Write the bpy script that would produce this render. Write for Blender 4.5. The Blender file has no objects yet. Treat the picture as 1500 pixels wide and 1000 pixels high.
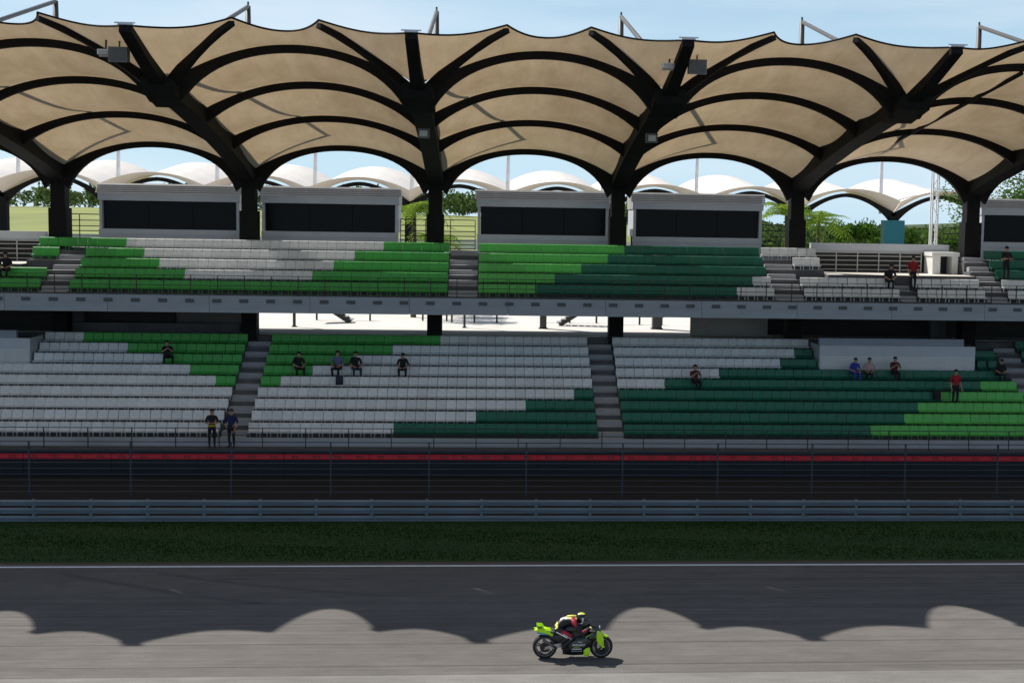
import bpy, bmesh, math, random
from mathutils import Vector, Matrix
rnd = random.Random(7)
R = math.radians
scene = bpy.context.scene
COL = scene.collection

# ------------------------------------------------------------------ camera
F_PX, W_PX = 2000.0, 1500.0
YAW, ROLL, PITCH, CAM_H = R(4.4), 0.0160, math.atan(174.0 / 2000.0), 11.0
cam_data = bpy.data.cameras.new('camera')
cam = bpy.data.objects.new('camera', cam_data); COL.objects.link(cam)
fwd = Vector((math.sin(YAW) * math.cos(PITCH), math.cos(YAW) * math.cos(PITCH), -math.sin(PITCH)))
right0 = Vector((math.cos(YAW), -math.sin(YAW), 0)); up0 = right0.cross(fwd)
rt = right0 * math.cos(ROLL) + up0 * math.sin(ROLL); up = up0 * math.cos(ROLL) - right0 * math.sin(ROLL)
m = Matrix((rt, up, -fwd)).transposed().to_4x4(); m.translation = (0, 0, CAM_H)
cam.matrix_world = m
cam_data.sensor_width = 36.0; cam_data.lens = 36.0 * F_PX / W_PX
cam_data.shift_x = (750.0 - 861.0) / 1500.0
cam_data.clip_end = 6000.0; cam_data.clip_start = 0.5
scene.camera = cam

# ------------------------------------------------------------------ sky and sun
SUN_TO = Vector((-0.667, 0.56, 1.0)).normalized()
el = math.asin(SUN_TO.z); az = math.atan2(SUN_TO.x, SUN_TO.y)
world = bpy.data.worlds.new('World'); scene.world = world; world.use_nodes = True
wn, wl = world.node_tree.nodes, world.node_tree.links
wn.clear()
sky = wn.new('ShaderNodeTexSky'); sky.sky_type = 'NISHITA'; sky.sun_disc = False
sky.sun_elevation = el; sky.sun_rotation = az; sky.altitude = 30; sky.air_density = 1.0; sky.dust_density = 0.35; sky.ozone_density = 3.0
tc = wn.new('ShaderNodeTexCoord'); mp = wn.new('ShaderNodeMapping'); mp.inputs['Scale'].default_value = (1.4, 1.4, 9.0)
cn = wn.new('ShaderNodeTexNoise'); cn.inputs['Scale'].default_value = 2.3; cn.inputs['Detail'].default_value = 6
cr = wn.new('ShaderNodeValToRGB'); cr.color_ramp.elements[0].position = 0.42; cr.color_ramp.elements[1].position = 0.75
cr.color_ramp.elements[1].color = (0.6, 0.6, 0.6, 1)
mixc = wn.new('ShaderNodeMix'); mixc.data_type = 'RGBA'; mixc.inputs[7].default_value = (9.6, 10.3, 11.2, 1)
bg = wn.new('ShaderNodeBackground'); bg.inputs['Strength'].default_value = 0.076
wo = wn.new('ShaderNodeOutputWorld')
wl.new(tc.outputs['Generated'], mp.inputs['Vector']); wl.new(mp.outputs['Vector'], cn.inputs['Vector'])
wl.new(cn.outputs['Fac'], cr.inputs['Fac']); wl.new(cr.outputs['Color'], mixc.inputs[0])
sz = wn.new('ShaderNodeSeparateXYZ'); wl.new(tc.outputs['Generated'], sz.inputs[0])
hz = wn.new('ShaderNodeMapRange'); hz.interpolation_type = 'SMOOTHSTEP'
hz.inputs['From Min'].default_value = -0.02; hz.inputs['From Max'].default_value = 0.42; hz.inputs['To Min'].default_value = 0.85; hz.inputs['To Max'].default_value = 0.0
wl.new(sz.outputs['Z'], hz.inputs['Value'])
mixh = wn.new('ShaderNodeMix'); mixh.data_type = 'RGBA'; mixh.inputs[7].default_value = (6.3, 9.0, 11.0, 1)   # humid horizon haze, all round
wl.new(hz.outputs['Result'], mixh.inputs[0]); wl.new(sky.outputs['Color'], mixh.inputs[6]); wl.new(mixh.outputs[2], mixc.inputs[6]); wl.new(mixc.outputs[2], bg.inputs['Color']); wl.new(bg.outputs['Background'], wo.inputs['Surface'])
sun_d = bpy.data.lights.new('sun', 'SUN'); sun_d.energy = 5.0; sun_d.angle = R(0.53); sun_d.color = (1.0, 0.95, 0.88)
sun = bpy.data.objects.new('sun', sun_d); COL.objects.link(sun)
sun.rotation_euler = SUN_TO.to_track_quat('Z', 'Y').to_euler(); sun.location = (0, 60, 80)
vs = scene.view_settings
vs.view_transform = 'Standard'; vs.look = 'None'; vs.exposure = 0.28; vs.gamma = 1.0

# ------------------------------------------------------------------ materials
MATS = {}
def mat(name, col, rough=0.6, var=0.15, scale=4.0, metal=0.0, bump=0.0, stretch=(1, 1, 1), col2=None, spec=0.4, detail=5, coat=0.0):
    if name in MATS: return MATS[name]
    mt = bpy.data.materials.new(name); mt.use_nodes = True
    n, l = mt.node_tree.nodes, mt.node_tree.links
    b = n['Principled BSDF']; b.inputs['Roughness'].default_value = rough; b.inputs['Metallic'].default_value = metal
    b.inputs['Specular IOR Level'].default_value = spec; b.inputs['Coat Weight'].default_value = coat
    t = n.new('ShaderNodeTexCoord'); mpn = n.new('ShaderNodeMapping'); mpn.inputs['Scale'].default_value = stretch
    nz = n.new('ShaderNodeTexNoise'); nz.inputs['Scale'].default_value = scale; nz.inputs['Detail'].default_value = detail; nz.inputs['Roughness'].default_value = 0.62
    l.new(t.outputs['Object'], mpn.inputs['Vector']); l.new(mpn.outputs['Vector'], nz.inputs['Vector'])
    rp = n.new('ShaderNodeValToRGB'); rp.color_ramp.elements[0].position = 0.3; rp.color_ramp.elements[1].position = 0.7
    c2 = col2 or tuple(min(1, c * (1 + var)) for c in col); c1 = col if col2 else tuple(c * (1 - var) for c in col)
    rp.color_ramp.elements[0].color = (*c1, 1); rp.color_ramp.elements[1].color = (*c2, 1)
    l.new(nz.outputs['Fac'], rp.inputs['Fac']); l.new(rp.outputs['Color'], b.inputs['Base Color'])
    if bump:
        bp = n.new('ShaderNodeBump'); bp.inputs['Strength'].default_value = bump; bp.inputs['Distance'].default_value = 0.03
        l.new(nz.outputs['Fac'], bp.inputs['Height']); l.new(bp.outputs['Normal'], b.inputs['Normal'])
    MATS[name] = mt
    return mt

def fabric_mat(name, d1, d2, t1, t2, fac):
    mt = bpy.data.materials.new(name); mt.use_nodes = True
    n, l = mt.node_tree.nodes, mt.node_tree.links; n.clear()
    t = n.new('ShaderNodeTexCoord')
    nz = n.new('ShaderNodeTexNoise'); nz.inputs['Scale'].default_value = 0.55; nz.inputs['Detail'].default_value = 9; nz.inputs['Roughness'].default_value = 0.68
    mpf = n.new('ShaderNodeMapping'); mpf.inputs['Scale'].default_value = (1.6, 0.5, 1.0); l.new(t.outputs['Object'], mpf.inputs['Vector']); l.new(mpf.outputs['Vector'], nz.inputs['Vector'])
    # faint welded seams running across each panel
    sx = n.new('ShaderNodeSeparateXYZ'); l.new(t.outputs['Object'], sx.inputs[0])
    md = n.new('ShaderNodeMath'); md.operation = 'PINGPONG'; md.inputs[1].default_value = 0.745; l.new(sx.outputs['X'], md.inputs[0])
    lt = n.new('ShaderNodeMath'); lt.operation = 'LESS_THAN'; lt.inputs[1].default_value = 0.025; l.new(md.outputs[0], lt.inputs[0])
    def ramp(c1, c2):
        r = n.new('ShaderNodeValToRGB'); r.color_ramp.elements[0].position = 0.3; r.color_ramp.elements[1].position = 0.72
        r.color_ramp.elements[0].color = (*c1, 1); r.color_ramp.elements[1].color = (*c2, 1); l.new(nz.outputs['Fac'], r.inputs['Fac'])
        mx = n.new('ShaderNodeMix'); mx.data_type = 'RGBA'; mx.blend_type = 'MULTIPLY'; mx.inputs[7].default_value = (0.95, 0.95, 0.95, 1)
        l.new(lt.outputs[0], mx.inputs[0]); l.new(r.outputs['Color'], mx.inputs[6]); return mx.outputs[2]
    d = n.new('ShaderNodeBsdfDiffuse'); l.new(ramp(d1, d2), d.inputs['Color'])
    tr = n.new('ShaderNodeBsdfTranslucent'); l.new(ramp(t1, t2), tr.inputs['Color'])
    ms = n.new('ShaderNodeMixShader'); ms.inputs[0].default_value = fac
    l.new(d.outputs[0], ms.inputs[1]); l.new(tr.outputs[0], ms.inputs[2])
    o = n.new('ShaderNodeOutputMaterial'); l.new(ms.outputs[0], o.inputs['Surface'])
    return mt

def leaf_mat(name, c1, c2):
    mt = bpy.data.materials.new(name); mt.use_nodes = True
    n, l = mt.node_tree.nodes, mt.node_tree.links; n.clear()
    t = n.new('ShaderNodeTexCoord'); nz = n.new('ShaderNodeTexNoise'); nz.inputs['Scale'].default_value = 0.7; nz.inputs['Detail'].default_value = 8
    l.new(t.outputs['Object'], nz.inputs['Vector'])
    r = n.new('ShaderNodeValToRGB'); r.color_ramp.elements[0].position = 0.35; r.color_ramp.elements[1].position = 0.65
    r.color_ramp.elements[0].color = (*c1, 1); r.color_ramp.elements[1].color = (*c2, 1); l.new(nz.outputs['Fac'], r.inputs['Fac'])
    d = n.new('ShaderNodeBsdfDiffuse'); tr = n.new('ShaderNodeBsdfTranslucent'); ms = n.new('ShaderNodeMixShader'); ms.inputs[0].default_value = 0.4
    l.new(r.outputs[0], d.inputs[0]); l.new(r.outputs[0], tr.inputs[0]); l.new(d.outputs[0], ms.inputs[1]); l.new(tr.outputs[0], ms.inputs[2])
    o = n.new('ShaderNodeOutputMaterial'); l.new(ms.outputs[0], o.inputs['Surface'])
    return mt

def track_mat(name, base, streak, rough=0.9):
    """asphalt with aggregate grain, long paving and rubber streaks along the straight"""
    mt = bpy.data.materials.new(name); mt.use_nodes = True
    n, l = mt.node_tree.nodes, mt.node_tree.links
    b = n['Principled BSDF']; b.inputs['Roughness'].default_value = rough; b.inputs['Specular IOR Level'].default_value = 0.05
    t = n.new('ShaderNodeTexCoord')
    def noise(sc, scale, det, rgh=0.6):
        mpn = n.new('ShaderNodeMapping'); mpn.inputs['Scale'].default_value = sc
        z = n.new('ShaderNodeTexNoise'); z.inputs['Scale'].default_value = scale; z.inputs['Detail'].default_value = det; z.inputs['Roughness'].default_value = rgh
        l.new(t.outputs['Object'], mpn.inputs['Vector']); l.new(mpn.outputs['Vector'], z.inputs['Vector']); return z.outputs['Fac']
    def ramp(src, p0, p1, c0, c1):
        r = n.new('ShaderNodeValToRGB'); r.color_ramp.elements[0].position = p0; r.color_ramp.elements[1].position = p1
        r.color_ramp.elements[0].color = (c0, c0, c0, 1); r.color_ramp.elements[1].color = (c1, c1, c1, 1); l.new(src, r.inputs['Fac']); return r.outputs[0]
    def mul(a, bb):
        mx = n.new('ShaderNodeMix'); mx.data_type = 'RGBA'; mx.blend_type = 'MULTIPLY'; mx.inputs[0].default_value = 1.0
        l.new(a, mx.inputs[6]); l.new(bb, mx.inputs[7]); return mx.outputs[2]
    st = ramp(noise((0.05, 8.0, 1), 1.0, 8, 0.75), 0.3, 0.7, 1 - streak, 1.05)
    st2 = ramp(noise((0.02, 1.6, 1), 1.0, 2), 0.60, 0.66, 1.0, 0.86)
    big = ramp(noise((0.25, 0.4, 1), 0.6, 4), 0.3, 0.7, 0.88, 1.06)
    gr = mul(ramp(noise((1, 1, 1), 26.0, 4, 0.8), 0.25, 0.75, 0.74, 1.22), ramp(noise((0.35, 1, 1), 2.2, 5, 0.7), 0.3, 0.7, 0.84, 1.12))
    rgb = n.new('ShaderNodeRGB'); rgb.outputs[0].default_value = (*base, 1)
    l.new(mul(mul(mul(mul(rgb.outputs[0], st), st2), big), gr), b.inputs['Base Color'])
    bp = n.new('ShaderNodeBump'); bp.inputs['Strength'].default_value = 0.25; bp.inputs['Distance'].default_value = 0.01
    l.new(noise((1, 1, 1), 60.0, 3), bp.inputs['Height']); l.new(bp.outputs[0], b.inputs['Normal'])
    return mt

FABRIC = fabric_mat('canopy_fabric', (0.46, 0.42, 0.36), (0.64, 0.60, 0.54), (0.54, 0.38, 0.20), (0.82, 0.62, 0.38), 0.212)
FABRIC_LIT = fabric_mat('sunlit_canopy_fabric', (0.74, 0.70, 0.66), (0.82, 0.79, 0.75), (0.55, 0.42, 0.28), (0.65, 0.50, 0.35), 0.12)  # copy of the canopy fabric for the rear roofs, whitened for their sunlit tops
STEEL = mat('charcoal_steel', (0.010, 0.010, 0.010), 0.7, 0.25, 1.5, spec=0.12)
CONC = mat('concrete', (0.17, 0.175, 0.18), 0.85, 0.22, 1.3, bump=0.2)
CONC_D = mat('dark_concrete', (0.085, 0.088, 0.095), 0.85, 0.25, 1.1, bump=0.2)
FASCIA = mat('painted_fascia', (0.28, 0.32, 0.37), 0.6, 0.12, 0.8, stretch=(0.4, 1, 2))
DECK = mat('pale_paving', (0.62, 0.59, 0.54), 0.8, 0.10, 0.6)
SUITE = mat('suite_panel', (0.50, 0.52, 0.56), 0.5, 0.08, 0.7)
RIBM = mat('ribbed_metal', (0.36, 0.34, 0.31), 0.5, 0.12, 1.0, metal=0.0)
GLASS_D = mat('dark_glazing', (0.004, 0.004, 0.006), 0.25, 0.2, 1.0, spec=0.12)
RAILM = mat('dark_rail', (0.03, 0.032, 0.035), 0.45, 0.2, 3.0)
GALV = mat('galvanised', (0.22, 0.275, 0.33), 0.4, 0.2, 1.6, metal=0.5, stretch=(0.3, 1, 1))
WHITEP = mat('white_paint', (0.72, 0.72, 0.70), 0.5, 0.08, 1.5)
NAVY = mat('navy_board', (0.006, 0.008, 0.017), 0.5, 0.3, 0.7, stretch=(0.5, 1, 1))
REDP = mat('red_stripe', (0.62, 0.012, 0.025), 0.5, 0.15, 1.2)
BLACK = mat('black_plastic', (0.012, 0.012, 0.013), 0.5, 0.2, 3)
S_WHITE = mat('seat_white', (0.62, 0.63, 0.635), 0.45, 0.08, 0.9)
S_GREEN = mat('seat_green', (0.05, 0.33, 0.055), 0.45, 0.14, 0.9)
S_LIME = mat('seat_light_green', (0.09, 0.42, 0.08), 0.45, 0.12, 0.9)
S_DARK = mat('seat_dark_green', (0.004, 0.115, 0.065), 0.45, 0.14, 0.9)
SEATM = {'w': S_WHITE, 'g': S_GREEN, 'l': S_LIME, 'd': S_DARK}

# ------------------------------------------------------------------ helpers
class MB:
    def __init__(self): self.v = []; self.f = []; self.mi = []; self.cur = 0
    def add(self, vs_, fs):
        o = len(self.v); self.v += [tuple(p) for p in vs_]
        for f in fs: self.f.append(tuple(i + o for i in f)); self.mi.append(self.cur)
    def box(self, x0, x1, y0, y1, z0, z1):
        self.add([(x0, y0, z0), (x1, y0, z0), (x1, y1, z0), (x0, y1, z0), (x0, y0, z1), (x1, y0, z1), (x1, y1, z1), (x0, y1, z1)],
                 [(0, 3, 2, 1), (4, 5, 6, 7), (0, 1, 5, 4), (1, 2, 6, 5), (2, 3, 7, 6), (3, 0, 4, 7)]); return self
    def prism(self, prof, x0, x1):      # profile of (y, z), counter-clockwise seen from -x, extruded along x
        n = len(prof)
        self.add([(x0, y, z) for y, z in prof] + [(x1, y, z) for y, z in prof],
                 [tuple(range(n)), tuple(range(2 * n - 1, n - 1, -1))] + [(i, i + n, (i + 1) % n + n, (i + 1) % n) for i in range(n)]); return self
    def sweep(self, pts, wh, side=None, cap=True):   # rectangular section: w along side, h along the other normal
        pts = [Vector(p) for p in pts]; n = len(pts); vs_ = []
        for i, p in enumerate(pts):
            t = (pts[min(i + 1, n - 1)] - pts[max(i - 1, 0)]).normalized()
            s = Vector(side) if side else Vector((0, 0, 1)).cross(t)
            if s.length < 1e-4: s = Vector((1, 0, 0))
            s = (s - t * s.dot(t)).normalized(); u = t.cross(s).normalized()
            w, h = wh[i] if isinstance(wh, list) else wh
            vs_ += [p - s * w / 2 - u * h / 2, p + s * w / 2 - u * h / 2, p + s * w / 2 + u * h / 2, p - s * w / 2 + u * h / 2]
        fs = []
        for i in range(n - 1):
            a = 4 * i
            for k in range(4): fs.append((a + k, a + (k + 1) % 4, a + 4 + (k + 1) % 4, a + 4 + k))
        if cap: fs += [(3, 2, 1, 0), (4 * n - 4, 4 * n - 3, 4 * n - 2, 4 * n - 1)]
        self.add(vs_, fs); return self
    def tube(self, pts, r, seg=8):
        pts = [Vector(p) for p in pts]; n = len(pts); vs_ = []; ref = None
        for i, p in enumerate(pts):
            t = (pts[min(i + 1, n - 1)] - pts[max(i - 1, 0)]).normalized()
            if ref is None: ref = Vector((0, 0, 1)) if abs(t.z) < 0.9 else Vector((1, 0, 0))
            s = t.cross(ref).normalized(); u = s.cross(t).normalized(); ref = u
            rr = r[i] if isinstance(r, (list, tuple)) else r
            for k in range(seg):
                a = 2 * math.pi * k / seg; vs_.append(p + s * math.cos(a) * rr + u * math.sin(a) * rr)
        fs = []
        for i in range(n - 1):
            for k in range(seg): fs.append((i * seg + k, i * seg + (k + 1) % seg, (i + 1) * seg + (k + 1) % seg, (i + 1) * seg + k))
        fs += [tuple(range(seg - 1, -1, -1)), tuple(range((n - 1) * seg, n * seg))]
        self.add(vs_, fs); return self
    def ring(self, c, axis, R0, prof, seg=32):    # lathe: prof of (radius offset from R0, along axis), closed loop
        c = Vector(c); ax = Vector(axis).normalized(); a0 = Vector((0, 0, 1)) if abs(ax.z) < 0.9 else Vector((1, 0, 0))
        s = ax.cross(a0).normalized(); u = s.cross(ax).normalized(); n = len(prof); vs_ = []
        for k in range(seg):
            a = 2 * math.pi * k / seg; d = s * math.cos(a) + u * math.sin(a)
            for pr, pa in prof: vs_.append(c + d * (R0 + pr) + ax * pa)
        fs = []
        for k in range(seg):
            for j in range(n):
                fs.append((k * n + j, k * n + (j + 1) % n, ((k + 1) % seg) * n + (j + 1) % n, ((k + 1) % seg) * n + j))
        self.add(vs_, fs); return self
    def grid(self, P, nu, nv):        # P[j][i] points
        vs_ = [p for row in P for p in row]; fs = []
        for j in range(nv - 1):
            for i in range(nu - 1): fs.append((j * nu + i, j * nu + i + 1, (j + 1) * nu + i + 1, (j + 1) * nu + i))
        self.add(vs_, fs); return self
    def build(self, name, mats, parent=None, smooth=False, fix=True):
        me = bpy.data.meshes.new(name); me.from_pydata(self.v, [], self.f); me.update()
        if fix:
            bm = bmesh.new(); bm.from_mesh(me); bmesh.ops.recalc_face_normals(bm, faces=bm.faces); bm.to_mesh(me); bm.free()
        if not isinstance(mats, (list, tuple)): mats = [mats]
        for x in mats: me.materials.append(x)
        if len(mats) > 1: me.polygons.foreach_set('material_index', self.mi)
        if smooth: me.polygons.foreach_set('use_smooth', [True] * len(me.polygons))
        o = bpy.data.objects.new(name, me); COL.objects.link(o)
        if parent: o.parent = parent
        return o
def tag(o, label=None, cat=None, group=None, kind=None):
    if label: o['label'] = label
    if cat: o['category'] = cat
    if group: o['group'] = group
    if kind: o['kind'] = kind
    return o
def empty(name, loc, label, cat, group=None, rz=0):
    o = bpy.data.objects.new(name, None); COL.objects.link(o); o.location = loc; o.rotation_euler.z = rz; o.empty_display_size = 0.3
    return tag(o, label, cat, group)
def inst(src, name, parent, loc=(0, 0, 0), me=None):
    o = bpy.data.objects.new(name, me or src.data); COL.objects.link(o); o.parent = parent; o.location = loc; return o
def ordn(i): return ['first', 'second', 'third', 'fourth', 'fifth', 'sixth', 'seventh', 'eighth', 'ninth'][i]

# ------------------------------------------------------------------ ground
X0, X1 = -48.0, 42.0
tag(MB().box(-3000, 3000, -200, 4000, -0.6, -0.05).build('ground', mat('earth', (0.10, 0.11, 0.06), 0.95, 0.3, 0.2)), kind='structure')
def sheet(name, x0, x1, y0, y1, z, m_):
    b = MB(); b.add([(x0, y0, z), (x1, y0, z), (x1, y1, z), (x0, y1, z)], [(0, 1, 2, 3)]); return tag(b.build(name, m_), kind='structure')
track = sheet('race_track', -400, 400, 20.0, 43.5, 0.0, track_mat('asphalt', (0.178, 0.167, 0.155), 0.34))
sheet('pit_apron', -400, 400, -60.0, 32.52, 0.004, track_mat('pale_asphalt', (0.235, 0.226, 0.214), 0.2))
sheet('edge_line', -400, 400, 43.02, 43.17, 0.005, mat('line_paint', (0.86, 0.88, 0.90), 0.5, 0.1, 2.0))
sheet('dirt_strip', -400, 400, 43.42, 43.72, 0.004, mat('dirt', (0.10, 0.075, 0.05), 0.95, 0.3, 3, stretch=(0.3, 1, 1)))
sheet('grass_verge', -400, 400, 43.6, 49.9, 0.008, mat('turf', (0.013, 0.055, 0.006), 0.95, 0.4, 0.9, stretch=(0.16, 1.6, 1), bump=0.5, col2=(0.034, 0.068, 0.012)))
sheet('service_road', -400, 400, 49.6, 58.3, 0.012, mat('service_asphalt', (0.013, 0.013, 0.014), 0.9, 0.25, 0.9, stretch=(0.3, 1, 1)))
# rubber laid down on the straight
RUB = mat('rubber', (0.095, 0.09, 0.086), 0.9, 0.2, 1.2, stretch=(0.2, 1, 1))
def skid(pts, w):
    b = MB(); P = [[], []]
    for x, y in pts: P[0].append((x, y - w / 2, 0.004)); P[1].append((x, y + w / 2, 0.004))
    b.grid(P, len(pts), 2); o = b.build('skid_mark', RUB, track, fix=False); return o
skid([(-13.2, 42.6), (-11.9, 41.7), (-10.3, 40.8), (-8.4, 39.8), (-6.3, 38.9)], 0.32)
skid([(-10.0, 42.4), (-8.3, 41.5), (-6.3, 40.7), (-4.2, 40.0), (-2.6, 39.6)], 0.22)
for yy, w in ((35.05, 0.05), (33.25, 0.04), (36.85, 0.05), (38.9, 0.04)):
    skid([(-60 + 10 * i, yy + 0.03 * math.sin(i * 1.7)) for i in range(14)], w)
# grass blades on the verge
gb = MB()
for i in range(42000):
    x = rnd.uniform(-19, 23); y = rnd.uniform(43.75, 49.3); h = rnd.uniform(0.02, 0.06) * (1.2 if math.sin(x * 0.35 + y * 1.9) > 0 else 0.8)
    a = rnd.uniform(0, 6.28); dx, dy = math.cos(a) * 0.024, math.sin(a) * 0.024; lx, ly = rnd.uniform(-.03, .03), rnd.uniform(-.03, .03)
    gb.add([(x - dx, y - dy, 0.008), (x + dx, y + dy, 0.008), (x + lx, y + ly, h)], [(0, 1, 2)])
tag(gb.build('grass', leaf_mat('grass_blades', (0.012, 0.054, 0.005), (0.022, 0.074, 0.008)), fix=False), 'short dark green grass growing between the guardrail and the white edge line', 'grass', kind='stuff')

# ------------------------------------------------------------------ guardrail: three W-beams on posts
gr = empty('guardrail', (0, 49.5, 0), 'triple-beam galvanised steel guardrail at the back edge of the grass verge', 'guardrail')
wprof = []
pts = [(0.0, 0.0), (-0.085, 0.02), (-0.09, 0.06), (-0.005, 0.09), (-0.005, 0.115), (-0.085, 0.145), (-0.085, 0.185), (0.0, 0.205)]
wprof = pts + [(y + 0.012, z) for y, z in reversed(pts)]
rail_me = MB().prism(wprof, 0, 4.03).build('rail', GALV, gr); rail_me.location = (X0, 0, 0.03)
first = True
for k in range(22):
    for j in range(3):
        if first: first = False; continue
        inst(rail_me, 'rail', gr, (X0 + 4.0 * k, -0.003 * (k % 2), 0.03 + 0.29 * j))
pst = MB().box(-0.05, 0.05, 0.015, 0.12, 0.0, 0.83).build('post', GALV, gr); pst.location = (X0, 0, 0)
for k in range(1, 44): inst(pst, 'post', gr, (X0 + 2.0 * k, 0, 0))

# ------------------------------------------------------------------ debris fence on posts with tensioned cables
df = empty('debris_fence', (0, 50.4, 0), 'tall debris fence of steel posts and thin horizontal cables behind the guardrail', 'fence')
fp = MB().box(-0.027, 0.027, -0.04, 0.04, 0.012, 2.8).build('fence_post', mat('fence_paint', (0.035, 0.042, 0.055), 0.5, 0.2, 2), df)
fp.location = (-16.4 - 5 * 3.61, 0, 0)
for k in range(-4, 13): inst(fp, 'fence_post', df, (-16.4 + 3.61 * k, 0, 0))
CAB = mat('cable', (0.22, 0.23, 0.25), 0.4, 0.1, 5, metal=0.6)
cb = MB().tube([(-36 + 6 * i, -0.06, 0.004 * math.sin(i * 2.1)) for i in range(14)], 0.0055, 5).build('cable', CAB, df); cb.location = (0, 0, 0.95)
for k in range(1, 9): inst(cb, 'cable', df, (0, 0, 0.95 + 0.215 * k))

# ------------------------------------------------------------------ perimeter wall with red-topped banner boards
pw = empty('perimeter_wall', (0, 58.3, 0), 'low dark navy perimeter wall with a red stripe along its top', 'wall')
MB().box(X0, X1, 0.05, 0.30, 0.012, 1.18).build('wall_core', CONC_D, pw)
bd = MB().box(0.01, 3.59, 0.0, 0.046, 0.03, 1.14).build('board', NAVY, pw); bd.location = (X0, 0, 0)
st = MB().box(0.012, 3.588, -0.006, -0.001, 0.76, 0.975).build('red_stripe', REDP, pw); st.location = (X0, 0, 0)
mk = MB()
for k in range(4):
    x = 0.45 + 0.9 * k
    mk.box(x - 0.13, x - 0.03, -0.012, -0.007, 0.81, 0.93).box(x + 0.0, x + 0.05, -0.012, -0.007, 0.83, 0.92).box(x + 0.07, x + 0.15, -0.012, -0.007, 0.81, 0.91)
mk = mk.build('stripe_mark', mat('dark_red', (0.22, 0.010, 0.015), 0.6), pw); mk.location = (X0, 0, 0)
for k in range(1, 25):
    for s in (bd, st, mk): inst(s, s.name.split('.')[0], pw, (X0 + 3.6 * k, 0, 0))

# ------------------------------------------------------------------ grandstand body
gs = empty('grandstand', (0, 67, 0), 'two-tier concrete grandstand structure with grey balcony fascia', 'grandstand')
gs_off = Vector((0, 67, 0))
def gpart(b, name, m_, **k):
    o = b.build(name, m_, gs, **k); o.location = (0, -67, 0); return o
# lower terrace, stepped profile
NL, NU, DR = 9, 5, 0.85
LF = lambda i: 1.47 + 0.415 * i        # floor of lower row i
LY = lambda i: 59.55 + DR * i           # front edge of lower row i
prof = [(58.62, 0.0), (58.62, 1.12), (59.55, 1.12)]
for i in range(NL): prof += [(LY(i), LF(i)), (LY(i + 1), LF(i))]
prof += [(LY(NL), 5.28), (67.9, 5.28), (67.9, 0.0)]
gpart(MB().prism(prof, X0, X1), 'lower_terrace', CONC_D)
gpart(MB().box(X0, X1, 59.40, 59.52, 1.125, 1.50), 'front_kerb', mat('pale_concrete', (0.36, 0.37, 0.39), 0.8, 0.15, 1.0, stretch=(0.3, 1, 1)))
# concourse deck behind
gpart(MB().box(X0 - 30, X1 + 40, 67.9, 121, 4.9, 5.3), 'concourse_deck', DECK)
# upper tier: full segments and cut-away segments (landings)
UF = lambda j: 7.53 + 0.448 * j
UY = lambda j: 62.62 + DR * j
def upper_profile(n_rows, flat_z=None):
    p = [(62.45, 6.76), (62.45, 7.46)]
    p += [(UY(0), 7.46)]
    for j in range(n_rows): p += [(UY(j), UF(j)), (UY(j + 1), UF(j))]
    if flat_z: p += [(UY(n_rows), flat_z), (72.0, flat_z)]
    else: p += [(UY(n_rows), 9.42), (72.0, 9.42)]
    p += [(72.0, 6.76)]
    return p
for a, b_, cut in ((X0, -21.15, True), (-21.15, 16.45, False), (16.45, 23.7, True), (23.7, X1, False)):
    gpart(MB().prism(upper_profile(2, 8.69) if cut else upper_profile(5), a, b_), 'upper_terrace', CONC_D)
    if cut: gpart(MB().box(a + 0.02, b_ - 0.02, UY(2) + 0.1, 68.3, 8.694, 8.705), 'landing_floor', DECK)
# balcony fascia panels
fl = 4.465
fas = MB().box(0.008, fl - 0.008, -0.12, 0.0, 0, 0.76).build('fascia_panel', FASCIA, gs)
nf = int((X1 - X0) / fl)
for k in range(nf):
    o = fas if k == 0 else inst(fas, 'fascia_panel', gs)
    o.location = (X0 + fl * k, 62.44 - 67, 6.71)
# back walls under the balcony (shut parts of the concourse)
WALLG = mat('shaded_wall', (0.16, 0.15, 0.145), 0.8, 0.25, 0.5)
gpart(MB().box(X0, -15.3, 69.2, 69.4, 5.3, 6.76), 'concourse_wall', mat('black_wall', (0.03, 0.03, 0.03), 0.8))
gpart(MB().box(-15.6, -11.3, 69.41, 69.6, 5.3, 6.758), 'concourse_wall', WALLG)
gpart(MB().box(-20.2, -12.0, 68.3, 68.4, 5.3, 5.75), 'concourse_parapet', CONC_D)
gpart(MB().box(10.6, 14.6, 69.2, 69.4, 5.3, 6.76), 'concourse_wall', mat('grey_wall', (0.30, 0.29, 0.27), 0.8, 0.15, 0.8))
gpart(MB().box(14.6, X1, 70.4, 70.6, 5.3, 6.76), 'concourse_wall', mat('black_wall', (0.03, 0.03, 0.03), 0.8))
gpart(MB().box(15.4, 16.1, 68.6, 69.0, 5.3, 6.76), 'concourse_pier', CONC_D)
gpart(MB().box(23.0, 23.8, 68.6, 69.0, 5.3, 6.76), 'concourse_pier', CONC_D)
gpart(MB().box(-20.4, -19.6, 68.6, 69.0, 5.3, 6.76), 'concourse_pier', CONC_D)
# panels coloured black for the dark void behind the landings, pale parapets on top of them
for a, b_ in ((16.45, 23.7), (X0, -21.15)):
    gpart(MB().box(a + 0.05, b_ - 0.05, 68.35, 68.5, 8.71, 9.72), 'landing_void_panel', mat('black_wall', (0.03, 0.03, 0.03), 0.8))
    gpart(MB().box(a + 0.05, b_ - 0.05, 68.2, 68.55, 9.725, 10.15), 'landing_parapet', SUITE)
dw = gpart(MB().box(22.35, 22.75, 66.8, 68.1, 8.705, 9.6).box(23.35, 23.65, 66.8, 68.1, 8.705, 9.6).box(22.3, 23.7, 66.75, 68.1, 9.6, 9.8), 'door_surround', WHITEP)
gpart(MB().box(22.76, 23.34, 67.6, 67.65, 8.71, 9.59), 'doorway', BLACK)

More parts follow.
